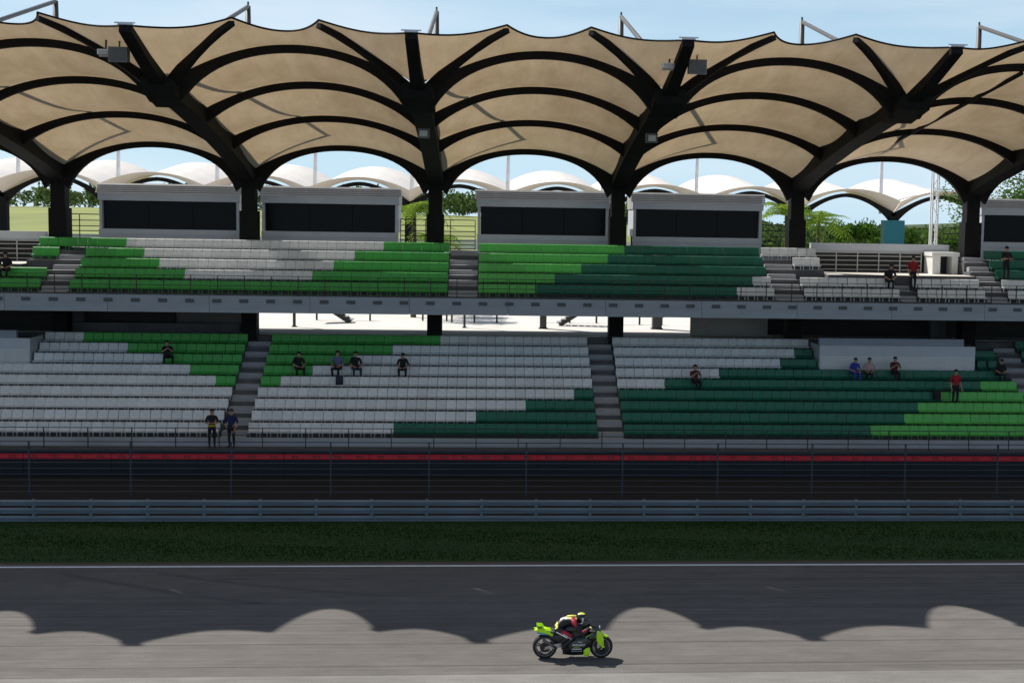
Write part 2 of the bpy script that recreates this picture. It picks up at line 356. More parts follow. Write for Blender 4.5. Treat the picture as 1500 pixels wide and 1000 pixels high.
# ribbed entrance blocks standing in the top rows of the lower tier
def vomitory(x0, x1, label):
    v = empty('entrance_block', ((x0 + x1) / 2, 65.0, LF(5)), label, 'entrance')
    cx, cy, cz = (x0 + x1) / 2, 65.0, LF(5)
    def pt(b, n, m_):
        o = b.build(n, m_, v); o.location = (-cx, -cy, -cz); return o
    pt(MB().box(x0, x1, 64.98, 65.1, LF(5) + 0.4, 5.24), 'front_wall', SUITE)
    rb = MB().box(x0 + 0.05, x1 - 0.05, -0.05, 0.0, 0, 0.055).build('rib', WHITEP, v)
    for k in range(8):
        o = rb if k == 0 else inst(rb, 'rib', v)
        o.location = (-cx, 64.98 - cy, LF(5) + 0.52 + 0.085 * k - cz)
    pt(MB().box(x0, x0 + 0.15, 65.1, 67.3, LF(5) + 0.2, 5.24), 'side_wall', SUITE)
    pt(MB().box(x1 - 0.15, x1, 65.1, 67.3, LF(5) + 0.2, 5.24), 'side_wall', SUITE)
    pt(MB().box(x0 - 0.03, x1 - 0.6, 64.95, 65.2, 5.245, 5.60), 'parapet_cap', FASCIA)
    pt(MB().box(x0 + 0.16, x1 - 0.16, 65.3, 67.2, LF(5) + 0.5, LF(5) + 0.52), 'passage_floor', CONC_D)
vomitory(16.3, 24.05, 'ribbed white entrance block set into the dark green lower rows')
vomitory(-30.0, -21.0, 'ribbed white entrance block beside the white lower rows')

# ------------------------------------------------------------------ stairways in the tiers
STEPM = mat('step_concrete', (0.30, 0.30, 0.32), 0.85, 0.2, 1.5)
def stairs(xc, w, y0, z0, rise, n_rows, label, rows=None):
    s = empty('aisle_stairs', (xc, y0, z0), label, 'stairs', 'stairways in the seating')
    b = MB().box(-w / 2, w / 2, 0.0, DR / 2 - 0.02, 0.006, rise / 2).build('step', STEPM, s)
    tr = MB().box(-w / 2 + 0.02, w / 2 - 0.02, 0.005, DR / 2 - 0.03, 0.004, 0.018).build('tread', mat('tread_pale', (0.42, 0.42, 0.44), 0.8, 0.15, 2), s)
    first = True
    for i in (rows or range(n_rows)):
        # half step rising out of row i towards row i+1, plus the tread on the row edge
        o = b if first else inst(b, 'step', s); o.location = (0, DR * i + DR / 2, rise * i)
        t = tr if first else inst(tr, 'tread', s); t.location = (0, DR * i + DR / 2, rise * i + rise / 2)
        t2 = inst(tr, 'tread', s); t2.location = (0, DR * i + 0.01, rise * i + 0.003)
        first = False
stairs(-10.78, 1.1, LY(0), LF(0), 0.415, 9, 'concrete stairway in the lower tier above the two standing spectators')
stairs(5.72, 1.15, LY(0), LF(0), 0.415, 9, 'concrete stairway in the lower tier between dark green seat blocks')
stairs(26.2, 1.1, LY(0), LF(0), 0.415, 9, 'concrete stairway in the lower tier past the light green seats')
stairs(-19.22, 1.2, UY(0), UF(0), 0.448, 4, 'concrete stairway in the upper tier through the green seats by the landing')
stairs(-0.95, 1.35, UY(0), UF(0), 0.448, 5, 'concrete stairway in the upper tier between two light green seat blocks')
stairs(14.3, 1.35, UY(0), UF(0), 0.448, 5, 'concrete stairway in the upper tier between dark green and white seats')
stairs(20.0, 0.75, UY(0), UF(0), 0.448, 2, 'short concrete steps below the sunlit upper landing')
stairs(24.3, 1.0, UY(0), UF(0), 0.448, 5, 'concrete stairway in the upper tier beside the doorway block')

# ------------------------------------------------------------------ seats
def seat_mesh():
    b = MB(); t = 0.022
    # shell profile: front lip, pan, curve, back, rolled top (y forward is negative)
    o = [(-0.20, -0.20), (-0.21, -0.16), (0.02, -0.175), (0.09, -0.13), (0.15, 0.16), (0.19, 0.19)]
    i = [(-0.19, -0.22), (0.03, -0.20), (0.125, -0.14), (0.18, 0.15), (0.21, 0.17)]
    pr = o + list(reversed(i)); w = 0.217
    b.prism(pr, -w, w)
    b.box(-0.17, -0.13, -0.02, 0.02, -0.40, -0.19).box(0.13, 0.17, -0.02, 0.02, -0.40, -0.19)
    return b
seat_meshes = {}; CNAME = {'w': 'white', 'g': 'green', 'l': 'light_green', 'd': 'dark_green'}
SCOL = {'w': (0.62, 0.63, 0.635), 'g': (0.05, 0.33, 0.055), 'l': (0.09, 0.42, 0.08), 'd': (0.004, 0.115, 0.065)}
for key in SEATM:
    seat_meshes[key] = []
    for q, (f, a_) in enumerate(((1.0, 0.0), (0.92, 0.006), (1.06, 0.004), (0.96, 0.014))):     # sun-faded, grimy and newer shells
        c = SCOL[key]; m_ = mat(f'seat_{CNAME[key]}_{q}', tuple(min(0.9, x * f + a_) for x in c), 0.42 + 0.05 * q, 0.10, 5.0)
        o = seat_mesh().build('seat', m_); seat_meshes[key].append(o.data); bpy.data.objects.remove(o)
PITCH_S = 0.45
CN = {'w': 'white', 'g': 'green', 'l': 'light green', 'd': 'dark green'}
def seat_row(tier, r, spans, label, group):
    """spans: list of (x0, x1, colour key)"""
    yb, zb = (LY(r), LF(r)) if tier == 'L' else (UY(r), UF(r))
    xa, xe = spans[0][0], spans[-1][1]
    xc = (xa + xe) / 2
    o = empty('seat_row', (xc, yb + 0.45, zb), label, 'seat row', group)
    MB().box(xa - xc, xe - xc, 0.02, 0.06, 0.16, 0.20).build('mounting_bar', RAILM, o)
    n = max(1, int(round((xe - xa) / PITCH_S))); p = (xe - xa) / n
    for i in range(n):
        x = xa + p * (i + 0.5)
        key = next((k for a, b, k in spans if a <= x <= b), None)
        if key is None: continue
        s = inst(None, 'seat', o, (x - xc, -0.05 + rnd.uniform(-0.008, 0.008), 0.40), seat_meshes[key][rnd.choice((0, 0, 0, 1, 2, 3))])
        s.rotation_euler.z = rnd.uniform(-0.015, 0.015)
def cols(sp):
    seen = []
    for _, _, k in sp:
        if CN[k] not in seen: seen.append(CN[k])
    return ' and '.join(seen)
EXL, EXR = -26.0, 31.0
lower_A = {0: [(EXL, -11.40, 'w')], 1: [(EXL, -11.38, 'w')], 2: [(EXL, -11.36, 'w')], 3: [(EXL, -11.34, 'w')],
           4: [(EXL, -12.19, 'w'), (-12.19, -11.34, 'g')], 5: [(EXL, -13.41, 'w'), (-13.41, -11.34, 'g')],
           6: [(-20.9, -14.9, 'w'), (-14.9, -11.34, 'g')], 7: [(-20.9, -16.62, 'w'), (-16.62, -11.34, 'g')], 8: [(-20.9, -19.13, 'w'), (-19.13, -11.34, 'g')]}
lower_B = {0: [(-10.2, -3.7, 'w'), (-3.7, 5.12, 'd')], 1: [(-10.2, -0.14, 'w'), (-0.14, 5.12, 'd')], 2: [(-10.2, 2.08, 'w'), (2.08, 5.12, 'd')],
           3: [(-10.2, 4.28, 'w'), (4.28, 5.12, 'd')], 4: [(-10.2, -9.38, 'g'), (-9.38, 5.12, 'w')], 5: [(-10.2, -8.12, 'g'), (-8.12, 5.12, 'w')],
           6: [(-10.2, -6.15, 'g'), (-6.15, 5.12, 'w')], 7: [(-10.2, -4.44, 'g'), (-4.44, 5.12, 'w')], 8: [(-10.2, -2.25, 'g'), (-2.25, 5.12, 'w')]}
lower_C = {0: [(6.3, 17.55, 'd'), (17.55, 25.6, 'l')], 1: [(6.3, 19.22, 'd'), (19.22, 25.6, 'l')], 2: [(6.3, 20.38, 'd'), (20.38, 25.6, 'l')],
           3: [(6.3, 21.7, 'd'), (21.7, 25.6, 'l')], 4: [(6.3, 8.49, 'w'), (8.49, 23.67, 'd'), (23.67, 25.6, 'l')], 5: [(6.3, 11.09, 'w'), (11.09, 25.3, 'd')],
           6: [(6.35, 14.54, 'w'), (14.54, 16.2, 'd')], 7: [(6.35, 15.32, 'w'), (15.32, 16.18, 'd')], 8: [(6.35, 16.2, 'w')]}
lower_D = {r: [(26.8, EXR, 'l' if r < 4 else 'd')] for r in range(9)}
for r in range(9):
    gL = 'rows of fixed seats in the lower tier'
    seat_row('L', r, lower_A[r], f'{cols(lower_A[r])} seats, {ordn(r)} lower row up, behind the standing person with yellow bag', gL)
    seat_row('L', r, lower_B[r], f'{cols(lower_B[r])} seats, {ordn(r)} lower row up, between two stairways', gL)
    seat_row('L', r, lower_C[r], f'{cols(lower_C[r])} seats, {ordn(r)} lower row up, block around ribbed entrance', gL)
    seat_row('L', r, lower_D[r], f'{cols(lower_D[r])} seats, {ordn(r)} row up, past the last lower stairway', gL)
seat_row('L', 6, [(24.2, 25.3, 'd')], 'short dark green seat row, seventh up, right against the ribbed entrance block', 'rows of fixed seats in the lower tier')
seat_row('L', 7, [(24.2, 25.4, 'd')], 'short dark green seat row, eighth up, right against the ribbed entrance block', 'rows of fixed seats in the lower tier')
upper_A = {0: [(EXL, -19.89, 'g')], 1: [(EXL, -19.87, 'g')], 3: [(-21.0, -19.85, 'g')]}
upper_B = {0: [(-18.6, -1.66, 'g')], 1: [(-18.6, -13.81, 'g'), (-13.81, -8.06, 'w'), (-8.06, -1.66, 'g')], 2: [(-18.6, -15.05, 'g'), (-15.05, -7.16, 'w'), (-7.16, -1.66, 'g')],
           3: [(-18.6, -15.84, 'g'), (-15.84, -6.29, 'w'), (-6.29, -1.66, 'g')], 4: [(-21.0, -17.05, 'g'), (-17.05, -5.01, 'w'), (-5.01, -1.66, 'g')]}
upper_C = {0: [(-0.25, 2.28, 'l'), (2.28, 11.74, 'd'), (11.74, 13.6, 'w')], 1: [(-0.25, 3.26, 'l'), (3.26, 12.61, 'd'), (12.61, 13.6, 'w')],
           2: [(-0.25, 4.47, 'l'), (4.47, 13.5, 'd')], 3: [(-0.25, 5.87, 'l'), (5.87, 13.5, 'd')], 4: [(-0.25, 6.97, 'l'), (6.97, 13.5, 'd')]}
upper_D = {0: [(15.0, 19.6, 'w')], 1: [(15.0, 19.6, 'w')], 3: [(15.0, 16.35, 'w')], 4: [(13.6, 16.35, 'w')]}
gU = 'rows of fixed seats in the upper tier'
for r, sp in upper_A.items(): seat_row('U', r, sp, f'green seats, {ordn(r)} row up in the upper tier, by the open landing', gU)
for r, sp in upper_B.items(): seat_row('U', r, sp, f'{cols(sp)} seats, {ordn(r)} row up in the upper tier, mostly green block', gU)
for r, sp in upper_C.items(): seat_row('U', r, sp, f'{cols(sp)} seats, {ordn(r)} row up in the upper tier', gU)
for r, sp in upper_D.items(): seat_row('U', r, sp, f'white seats, {ordn(r)} row up in the upper tier, before the sunlit landing', gU)
seat_row('U', 0, [(20.45, 23.75, 'w')], 'white seats, front upper row, between short steps and doorway stairs', gU)
seat_row('U', 1, [(20.45, 23.75, 'w')], 'white seats, second upper row, between short steps and doorway stairs', gU)
for r in range(5): seat_row('U', r, [(24.85, EXR, 'w' if r < 2 else 'd')], f"{'white' if r < 2 else 'dark green'} seats, {ordn(r)} upper row, beyond the stairs beside the doorway", gU)

# ------------------------------------------------------------------ railings
def railing(name, x0, x1, y, z0, heights, post_gap, label, m_=RAILM, bracket=False, r=0.022, cat='railing'):
    o = empty(name, ((x0 + x1) / 2, y, z0), label, cat); c = (x0 + x1) / 2
    for h in heights: MB().tube([(x0 - c, 0, h), (x1 - c, 0, h)], r, 6).build('bar', m_, o)
    n = max(1, int((x1 - x0) / post_gap)); p = (x1 - x0) / n
    pm = MB().box(-0.02, 0.02, 0.023, 0.06, -0.02 if not bracket else -0.25, heights[-1] + 0.01).build('post', m_, o)
    if bracket: bm_ = MB().box(-0.19, 0.19, -0.225, -0.19, -0.30, -0.14).build('bracket', mat('bracket_dark', (0.07, 0.08, 0.09), 0.5), o)
    for i in range(n + 1):
        q = pm if i == 0 else inst(pm, 'post', o); q.location = (x0 - c + p * i, 0, 0)
        if bracket:
            q = bm_ if i == 0 else inst(bm_, 'bracket', o); q.location = (x0 - c + p * i, 0, 0)
    return o
railing('balcony_railing', X0 + 0.3, X1 - 0.3, 62.5, 7.46, [0.22, 0.45, 0.68, 0.9], 1.19, 'dark steel railing along the balcony edge of the upper tier', bracket=True, r=0.016)
railing('front_railing', X0 + 0.3, X1 - 0.3, 58.75, 1.12, [0.3, 0.6, 0.9], 1.8, 'dark pipe railing along the lower walkway above the red-striped wall', r=0.018)
WR = mat('pale_rail', (0.55, 0.55, 0.54), 0.4, 0.1, 3, metal=0.3)
railing('landing_railing', 16.7, 22.2, 68.1, 8.70, [0.15, 0.38, 0.61, 0.84, 1.0], 1.1, 'pale railing across the back of the sunlit landing above white seats', WR)
railing('landing_railing', -30.0, -21.3, 68.1, 8.70, [0.15, 0.38, 0.61, 0.84, 1.0], 1.1, 'pale railing across the landing beside the green upper seats', WR)
for a, b_, lb in ((-21.0, -19.0, 'dark rail of horizontal bars between landing and glazed suite'), (-4.2, -0.45, 'dark rail of horizontal bars closing the gap between two suites behind light green seats'),
                  (14.2, 16.3, 'dark rail of horizontal bars beside the suite above white seats'), (23.8, 25.2, 'dark rail of horizontal bars beside the outermost pillar')):
    railing('gap_railing', a, b_, 69.6, 9.42, [0.15, 0.35, 0.55, 0.78, 1.02, 1.3, 1.6], 0.95, lb, r=0.025)

# ------------------------------------------------------------------ suites behind the upper tier
def suite(x0, x1, label, n_p=3):
    s = empty('glazed_suite', ((x0 + x1) / 2, 69.0, 9.42), label, 'suite', 'glazed suites behind the upper tier'); cx = (x0 + x1) / 2
    def pt(b, n, m_):
        o = b.build(n, m_, s); o.location = (-cx, -69.0, -9.42); return o
    pt(MB().box(x0, x1, 69.0, 69.15, 9.42, 10.05), 'parapet', SUITE); pt(MB().box(x0 - 0.02, x1 + 0.02, 68.97, 69.18, 10.053, 10.33), 'parapet_band', SUITE)
    w = (x1 - x0 - 0.3) / n_p
    for k in range(n_p):
        pt(MB().box(x0 + 0.15 + w * k + 0.012, x0 + 0.15 + w * (k + 1) - 0.012, 69.3, 69.33, 10.33, 11.71), 'window_pane', GLASS_D)
    pt(MB().box(x0, x0 + 0.14, 69.02, 71.5, 10.335, 11.715), 'side_wall', SUITE); pt(MB().box(x1 - 0.14, x1, 69.02, 71.5, 10.335, 11.715), 'side_wall', SUITE)
    pt(MB().box(x0 + 0.15, x1 - 0.15, 71.4, 71.5, 9.43, 11.715), 'back_wall', CONC_D)
    pt(MB().box(x0 - 0.05, x1 + 0.05, 68.95, 69.3, 11.72, 12.08), 'fascia', SUITE)
    pt(MB().box(x0 - 0.05, x1 + 0.05, 69.36, 71.6, 11.72, 12.5), 'roof', RIBM)
    rb = MB().prism([(-0.06, 0), (0.05, 0.0), (0.05, 0.085), (0.03, 0.085)], x0 - 0.15 - cx, x1 + 0.15 - cx).build('roof_rib', RIBM, s)
    for k in range(5):
        o = rb if k == 0 else inst(rb, 'roof_rib', s); o.location = (0, -0.02 + 0.06 * k, 12.09 - 9.42 + 0.097 * k)
suite(-18.87, -12.1, 'dark-glazed suite with ribbed grey roof, the one next to the open landing and grass view')
suite(-11.0, -4.3, 'dark-glazed suite with ribbed roof directly behind the white upper seats')
suite(-0.33, 6.27, 'dark-glazed suite with ribbed roof behind the light green upper seats')
suite(7.52, 14.12, 'dark-glazed suite with ribbed roof behind the dark green upper seats')
suite(25.6, 33.0, 'dark-glazed suite with ribbed roof beyond the sunlit landing and doorway')
suite(-33.0, -25.4, 'dark-glazed suite with ribbed roof outside the green landing seats')

# ------------------------------------------------------------------ roof: pillars with cantilever beams
P = 8.93; XK = lambda k: -2.38 + P * k
BEAM = [(67.3, 13.15), (64.2, 13.75), (61.2, 14.2), (58.3, 14.6), (55.5, 14.93), (52.7, 15.25), (50.0, 15.5)]
ARCH = [(67.0, 12.95, 14.39), (61.2, 14.22, 15.36), (55.5, 14.95, 16.26), (50.0, 15.5, 17.0)]
VT, RTX, RTY, RTZ = (44.6, 16.88), 3.07, 45.85, 17.36
def pillar(k, label):
    x = XK(k); o = empty('roof_pillar', (x, 67.3, 0.0), label, 'roof pillar', 'pillars carrying the canopy roof')
    def pt(b, n, m_=STEEL, sm=False):
        q = b.build(n, m_, o, sm); q.location = (0, -67.3, 0); return q
    pt(MB().box(-0.36, 0.36, 66.95, 67.75, 0.0, 9.42), 'column')
    pt(MB().box(-0.42, 0.42, 66.9, 67.8, 9.43, 11.3), 'column_casing')
    pt(MB().box(-0.33, 0.33, 66.98, 67.7, 11.3, 13.3), 'column_head')
    wh = [(0.75, 1.15), (0.75, 0.95), (0.75, 0.8), (0.75, 0.72), (0.75, 0.66), (0.76, 0.62), (0.8, 0.6)]
    bm_ = MB().sweep([(0, y, z) for y, z in BEAM], wh, (1, 0, 0))
    pt(bm_, 'cantilever_beam')
    pt(MB().prism([(51.0, 14.9), (48.9, 15.25), (48.6, 15.75), (51.0, 15.95)], -0.56, 0.56), 'node_block')
    pt(MB().sweep([(0, 49.2, 15.6), (0, 47.0, 16.15), (0, 44.6, 16.84)], [(0.5, 0.4), (0.42, 0.32), (0.4, 0.22)], (1, 0, 0)), 'valley_strut')
    for s in (-1, 1):
        pts = []
        for t in (0, .2, .4, .6, .8, 1):
            pts.append((s * (0.3 + (RTX - 0.3) * t), 49.3 + (RTY - 49.3) * t, 15.55 + (RTZ - 0.1 - 15.55) * (t + 0.12 * math.sin(math.pi * t))))
        pt(MB().sweep(pts, [(0.36 - 0.03 * i, 0.34 - 0.035 * i) for i in range(6)], (0.4 * s, 1, 0)), 'branch_strut')
    pt(MB().box(-0.22, 0.22, 44.5, 44.75, 16.95, 16.99).box(-0.32, 0.32, 44.52, 44.55, 16.99, 17.03), 'edge_plate', mat('galv_pale', (0.5, 0.52, 0.54), 0.4, 0.1, 2))
    MASTM = mat('mast_paint', (0.07, 0.066, 0.062), 0.5, 0.15, 2)
    pt(MB().tube([(0, 67.3, 13.6), (0, 67.2, 21.0)], [0.22, 0.12], 10), 'mast', MASTM, True)
    pt(MB().tube([(0, 67.1, 20.95), (0, 58.0, 18.6), (0, 49.2, 16.2)], 0.10, 8), 'mast_tie', MASTM, True)
    pt(MB().tube([(0, 67.2, 21.0), (0, 67.25, 21.2)], 0.05, 6), 'mast_tip', MASTM)
    return o
plabels = {-5: 'dark steel roof pillar out at the far end suite', -4: 'dark steel roof pillar outside the landing suite', -3: 'dark steel roof pillar past the end of the landing', -2: 'dark steel roof pillar standing between the open landing and the glazed suite',
           -1: 'dark steel roof pillar between two suites behind the white upper seats', 0: 'dark steel roof pillar in the planted gap behind the light green stairway',
           1: 'dark steel roof pillar between two suites behind the dark green upper seats', 2: 'dark steel roof pillar between the white upper seats and palm leaves',
           3: 'dark steel roof pillar beside the doorway block on the landing', 4: 'dark steel roof pillar beyond the doorway suite'}
for k in range(-5, 5): pillar(k, plabels[k])

# ------------------------------------------------------------------ roof: canopy bays with arched ribs and tensioned fabric
HB = P / 2
def arch_z(j, u): return ARCH[j][1] + (ARCH[j][2] - ARCH[j][1]) * (1 - abs(u) ** 2.1)
def canopy(k, label):
    xc = XK(k) + HB; o = empty('canopy_bay', (xc, 67.0, 12.9), label, 'canopy', 'tensile canopy bays over the grandstand')
    def pt(b, n, m_, sm=False):
        q = b.build(n, m_, o, sm, fix=not sm); q.location = (0, -67.0, -12.9); return q
    for j, (y, zs, zc) in enumerate(ARCH):
        pts, wh = [], []
        N = 28
        for i in range(N + 1):
            u = -1 + 2 * i / N; e = 0.95 if j else 0.972
            z = arch_z(j, u * 0.98) - 0.02
            d = 0.27 + (0.95 if j == 0 else 0.62 if j == 3 else 0.25) * abs(u) ** 5
            pts.append((u * HB * e, y, z - (d - 0.27) * 0.35)); wh.append((0.30, d))
        pt(MB().sweep(pts, wh, (0, 1, 0)), 'arch_rib', STEEL)
    NU_, NV = 33, 13
    OFF = 0.17
    for j in range(3):
        G = []
        for v in range(NV):
            t = v / (NV - 1); row = []
            y0, y1 = ARCH[j][0], ARCH[j + 1][0]
            if j == 0: y0 += 0.12
            for i in range(NU_):
                u = -1 + 2 * i / (NU_ - 1)
                z = arch_z(j, u) * (1 - t) + arch_z(j + 1, u) * t + OFF - 0.36 * math.sin(math.pi * t) * (1 - 0.5 * abs(u) ** 3)
                if j == 0: z -= 0.05 * (1 - t) ** 3
                row.append((u * HB, y0 + (y1 - y0) * t, z))
            G.append(row)
        pt(MB().grid(G, NU_, NV), 'fabric_panel', FABRIC, True)
    # front panel between the branch struts, with a scalloped free edge
    G = []
    xr = HB - RTX
    for v in range(NV):
        t = v / (NV - 1); row = []
        for i in range(NU_):
            u = -1 + 2 * i / (NU_ - 1)
            a = Vector((u * HB, ARCH[3][0], arch_z(3, u) + OFF))
            e = Vector((u * xr, RTY + 2.15 * (1 - abs(u) ** 2.2), RTZ + 0.08 - 0.10 * (1 - u * u)))
            p = a.lerp(e, t); p.z += 0.10 * math.sin(math.pi * t) * abs(u) - 0.18 * math.sin(math.pi * t) * (1 - u * u)
            row.append(tuple(p))
        G.append(row)
    pt(MB().grid(G, NU_, NV), 'fabric_panel', FABRIC, True)
    for s in (-1, 1):
        G = []
        for v in range(NV):
            t = v / (NV - 1); row = []
            for i in range(15):
                w = i / 14
                a = Vector((s * HB, 49.6, 15.72))
                e = Vector((s * HB, VT[0], VT[1] + 0.06)).lerp(Vector((s * xr, RTY, RTZ + 0.08)), w)
                e.y += 0.62 * math.sin(math.pi * w); e.z -= 0.10 * math.sin(math.pi * w)
                p = a.lerp(e, t); p.z -= 0.08 * math.sin(math.pi * t) * math.sin(math.pi * w); row.append(tuple(p))
            G.append(row)
        pt(MB().grid(G, 15, NV), 'fabric_wing', FABRIC, True)
        # edge cable hem
        pt(MB().tube([G[-1][i] for i in range(15)], 0.035, 6), 'edge_cable', STEEL)
    pt(MB().tube([tuple(Vector((u * xr, RTY + 2.15 * (1 - abs(u) ** 2.2), RTZ + 0.08 - 0.10 * (1 - u * u)))) for u in [-1 + i / 12 for i in range(25)]], 0.035, 6), 'edge_cable', STEEL)
    if k == 2:
        pt(MB().tube([(-1.1, 66.4, 14.5), (0.0, 50.3, 16.8)], 0.09, 8), 'brace_rod', STEEL)
    return o
clab = {-5: 'tan fabric canopy bay at the far end past the landing suite', -4: 'tan fabric canopy bay over the outer landing suite', -3: 'tan fabric canopy bay with arched ribs over the far landing', -2: 'tan fabric canopy bay with arched ribs above the first glazed suite and grass view', -1: 'tan fabric canopy bay with arched ribs above the suite behind the white seats',
        0: 'tan fabric canopy bay with arched ribs above the light green upper seats', 1: 'tan fabric canopy bay with arched ribs above the dark green upper seats',
        2: 'tan fabric canopy bay with a slanting dark brace rod above the sunlit landing', 3: 'tan fabric canopy bay with arched ribs beyond the doorway block'}
for k in range(-5, 4): canopy(k, clab[k])
# lamps hung under the canopy
def floodlight(x, y, z, label):
    o = empty('floodlight', (x, y, z), label, 'floodlight')
    MB().prism([(-0.16, -0.06), (0.16, -0.12), (0.16, 0.1), (-0.16, 0.1)], -0.24, 0.24).build('housing', WHITEP, o)
    MB().box(-0.2, 0.2, -0.19, -0.165, -0.05, 0.07).build('lens', mat('lamp_lens', (0.35, 0.35, 0.33), 0.2), o)
    MB().sweep([(0, 0.0, 0.1), (0, 0.05, 0.42)], (0.06, 0.03), (1, 0, 0)).build('bracket', RAILM, o)
floodlight(-12.45, 46.6, 16.3, 'white floodlight under the canopy edge beside a grey loudspeaker')
floodlight(6.2, 46.5, 16.3, 'white floodlight under the canopy valley above the dark green upper seats')
def speaker(x, y, z, label):
    o = empty('loudspeaker', (x, y, z), label, 'loudspeaker')
    MB().prism([(-0.2, -0.25), (0.2, -0.2), (0.2, 0.25), (-0.2, 0.25)], -0.3, 0.3).build('cabinet', mat('speaker_grey', (0.13, 0.125, 0.12), 0.6), o)
    MB().box(-0.25, 0.25, -0.225, -0.205, -0.2, 0.2).build('grille', mat('grille', (0.09, 0.09, 0.09), 0.7), o)
    MB().sweep([(0, 0.05, 0.25), (0, 0.1, 0.5)], (0.05, 0.03), (1, 0, 0)).build('bracket', RAILM, o)
speaker(-11.95, 46.3, 16.2, 'grey loudspeaker cabinet under the canopy edge beside a white floodlight')
speaker(7.1, 46.2, 16.25, 'grey loudspeaker cabinet hung under the canopy valley by the dark green seats side')
def lamp(k, label):
    o = empty('beam_lamp', (XK(k), 54.0, 14.55), label, 'lamp')
    MB().box(-0.22, 0.22, -0.2, 0.2, -0.38, -0.02).build('housing', mat('lamp_grey', (0.06, 0.06, 0.065), 0.5), o)
    MB().box(-0.15, 0.15, -0.21, -0.202, -0.33, -0.1).build('lens', mat('lamp_lens', (0.35, 0.35, 0.33), 0.2), o)
lamp(0, 'boxy lamp under the cantilever beam above the gap between suites')
lamp(1, 'boxy lamp under the cantilever beam between green and dark green seats')

# ------------------------------------------------------------------ things on the concourse behind
def low_barrier(x0, x1, y, label):
    o = empty('concourse_barrier', ((x0 + x1) / 2, y, 5.3), label, 'barrier', 'low barriers on the concourse'); h = (x1 - x0) / 2
    MB().box(-h, h, -0.06, 0.06, 0.42, 0.56).build('beam', RAILM, o)
    for s in (-0.9, 0, 0.9): MB().box(s * h - 0.05, s * h + 0.05, -0.05, 0.05, 0, 0.42).build('leg', RAILM, o)
low_barrier(-9.5, -6.2, 77.5, 'low dark barrier on the concourse beside the first outdoor stair')
low_barrier(-3.5, -2.0, 77.8, 'low dark barrier on the concourse against a pillar')
low_barrier(-1.9, 0.9, 76.8, 'low dark barrier on the concourse past the pillar, shorter gap')
low_barrier(3.2, 6.6, 77.4, 'low dark barrier on the concourse at the foot of the second outdoor stair')
low_barrier(7.4, 10.2, 76.5, 'low dark barrier on the concourse near the grey wall')
def out_stair(x, y, s, label):
    o = empty('outdoor_stair', (x, y, 5.3), label, 'stairs')
    st_ = MB().box(-0.14, 0.14, -0.5, 0.5, 0, 0.05).build('step', mat('step_concrete', (0.30, 0.30, 0.32)), o)
    for i in range(9):
        q = st_ if i == 0 else inst(st_, 'step', o); q.location = (s * 0.26 * i, 0, 0.16 * (i + 1))
    MB().sweep([(0, -0.52, 0.05), (s * 2.3, -0.52, 1.5)], (0.05, 0.22)).build('stringer', RAILM, o)
    MB().sweep([(0, 0.52, 0.05), (s * 2.3, 0.52, 1.5)], (0.05, 0.22)).build('stringer', RAILM, o)
out_stair(-7.3, 76, -1, 'outdoor steel stair on the concourse beside the long low barrier')
out_stair(4.2, 75.5, 1, 'outdoor steel stair on the concourse rising towards a pillar')
def conc_post(x, y, w, label):
    o = empty('concourse_post', (x, y, 5.3), label, 'post')
    MB().box(-w / 2, w / 2, -w / 2, w / 2, 0.05, 3.6).build('shaft', CONC_D, o); MB().box(-w / 2 - 0.06, w / 2 + 0.06, -w / 2 - 0.06, w / 2 + 0.06, 0, 0.05).build('base_plate', RAILM, o)
conc_post(3.2, 73.0, 0.35, 'square concrete post standing alone on the sunlit concourse')
conc_post(9.4, 73.5, 0.5, 'wider square concrete post on the concourse close to the grey wall')
conc_post(-9.9, 72.5, 0.14, 'slim dark post on the concourse beside the stair')
conc_post(-1.0, 73.0, 0.12, 'slim dark post on the concourse just past the pillar')

# ------------------------------------------------------------------ rear stand canopies
rear_Y = 125.0
def rear_bay(i):
    xc = 37.9 - P * i - HB; z0 = 12.0 + 0.05 * i
    o = empty('rear_canopy', (xc, rear_Y, 5.3), 'white fabric canopy bay of the second grandstand behind', 'canopy', 'canopy bays of the rear grandstand')
    def pt(b, n, m_, sm=False):
        q = b.build(n, m_, o, sm, fix=not sm); q.location = (0, -rear_Y, -5.3); return q
    pts = [(u * HB * 0.99, rear_Y, z0 + 2.0 * (1 - abs(u) ** 1.8) - 0.1) for u in [-1 + j / 10 for j in range(21)]]
    pt(MB().sweep(pts, [(0.4, 0.35 + 0.6 * abs(-1 + j / 10) ** 5) for j in range(21)], (0, 1, 0)), 'arch_rib', STEEL)
    G = []
    for v in range(12):
        row = []
        for j in range(25):
            u = -1 + j / 12
            hump = 1 - abs(u) ** 2.0
            if v < 3:    # lip that tips up towards the front stand
                t = v / 2; y = rear_Y - 2.2 * (1 - t); z = z0 + 0.35 + 1.9 * hump * (0.55 + 0.45 * t) + 1.05 * (1 - t)
            else:
                t = (v - 2) / 9; y = rear_Y + 18 * t
                z = z0 + 0.35 + (1.9 - 0.5 * t) * hump + 2.4 * t - 0.2 * math.sin(math.pi * 3 * t) ** 2 * hump
            row.append((u * HB, y, z))
        G.append(row)
    pt(MB().grid(G, 25, 12), 'fabric_panel', FABRIC_LIT, True)
    return o
for i in range(-1, 11): rear_bay(i)
RMAST = mat('pale_mast', (0.66, 0.67, 0.69), 0.5, 0.1, 1)
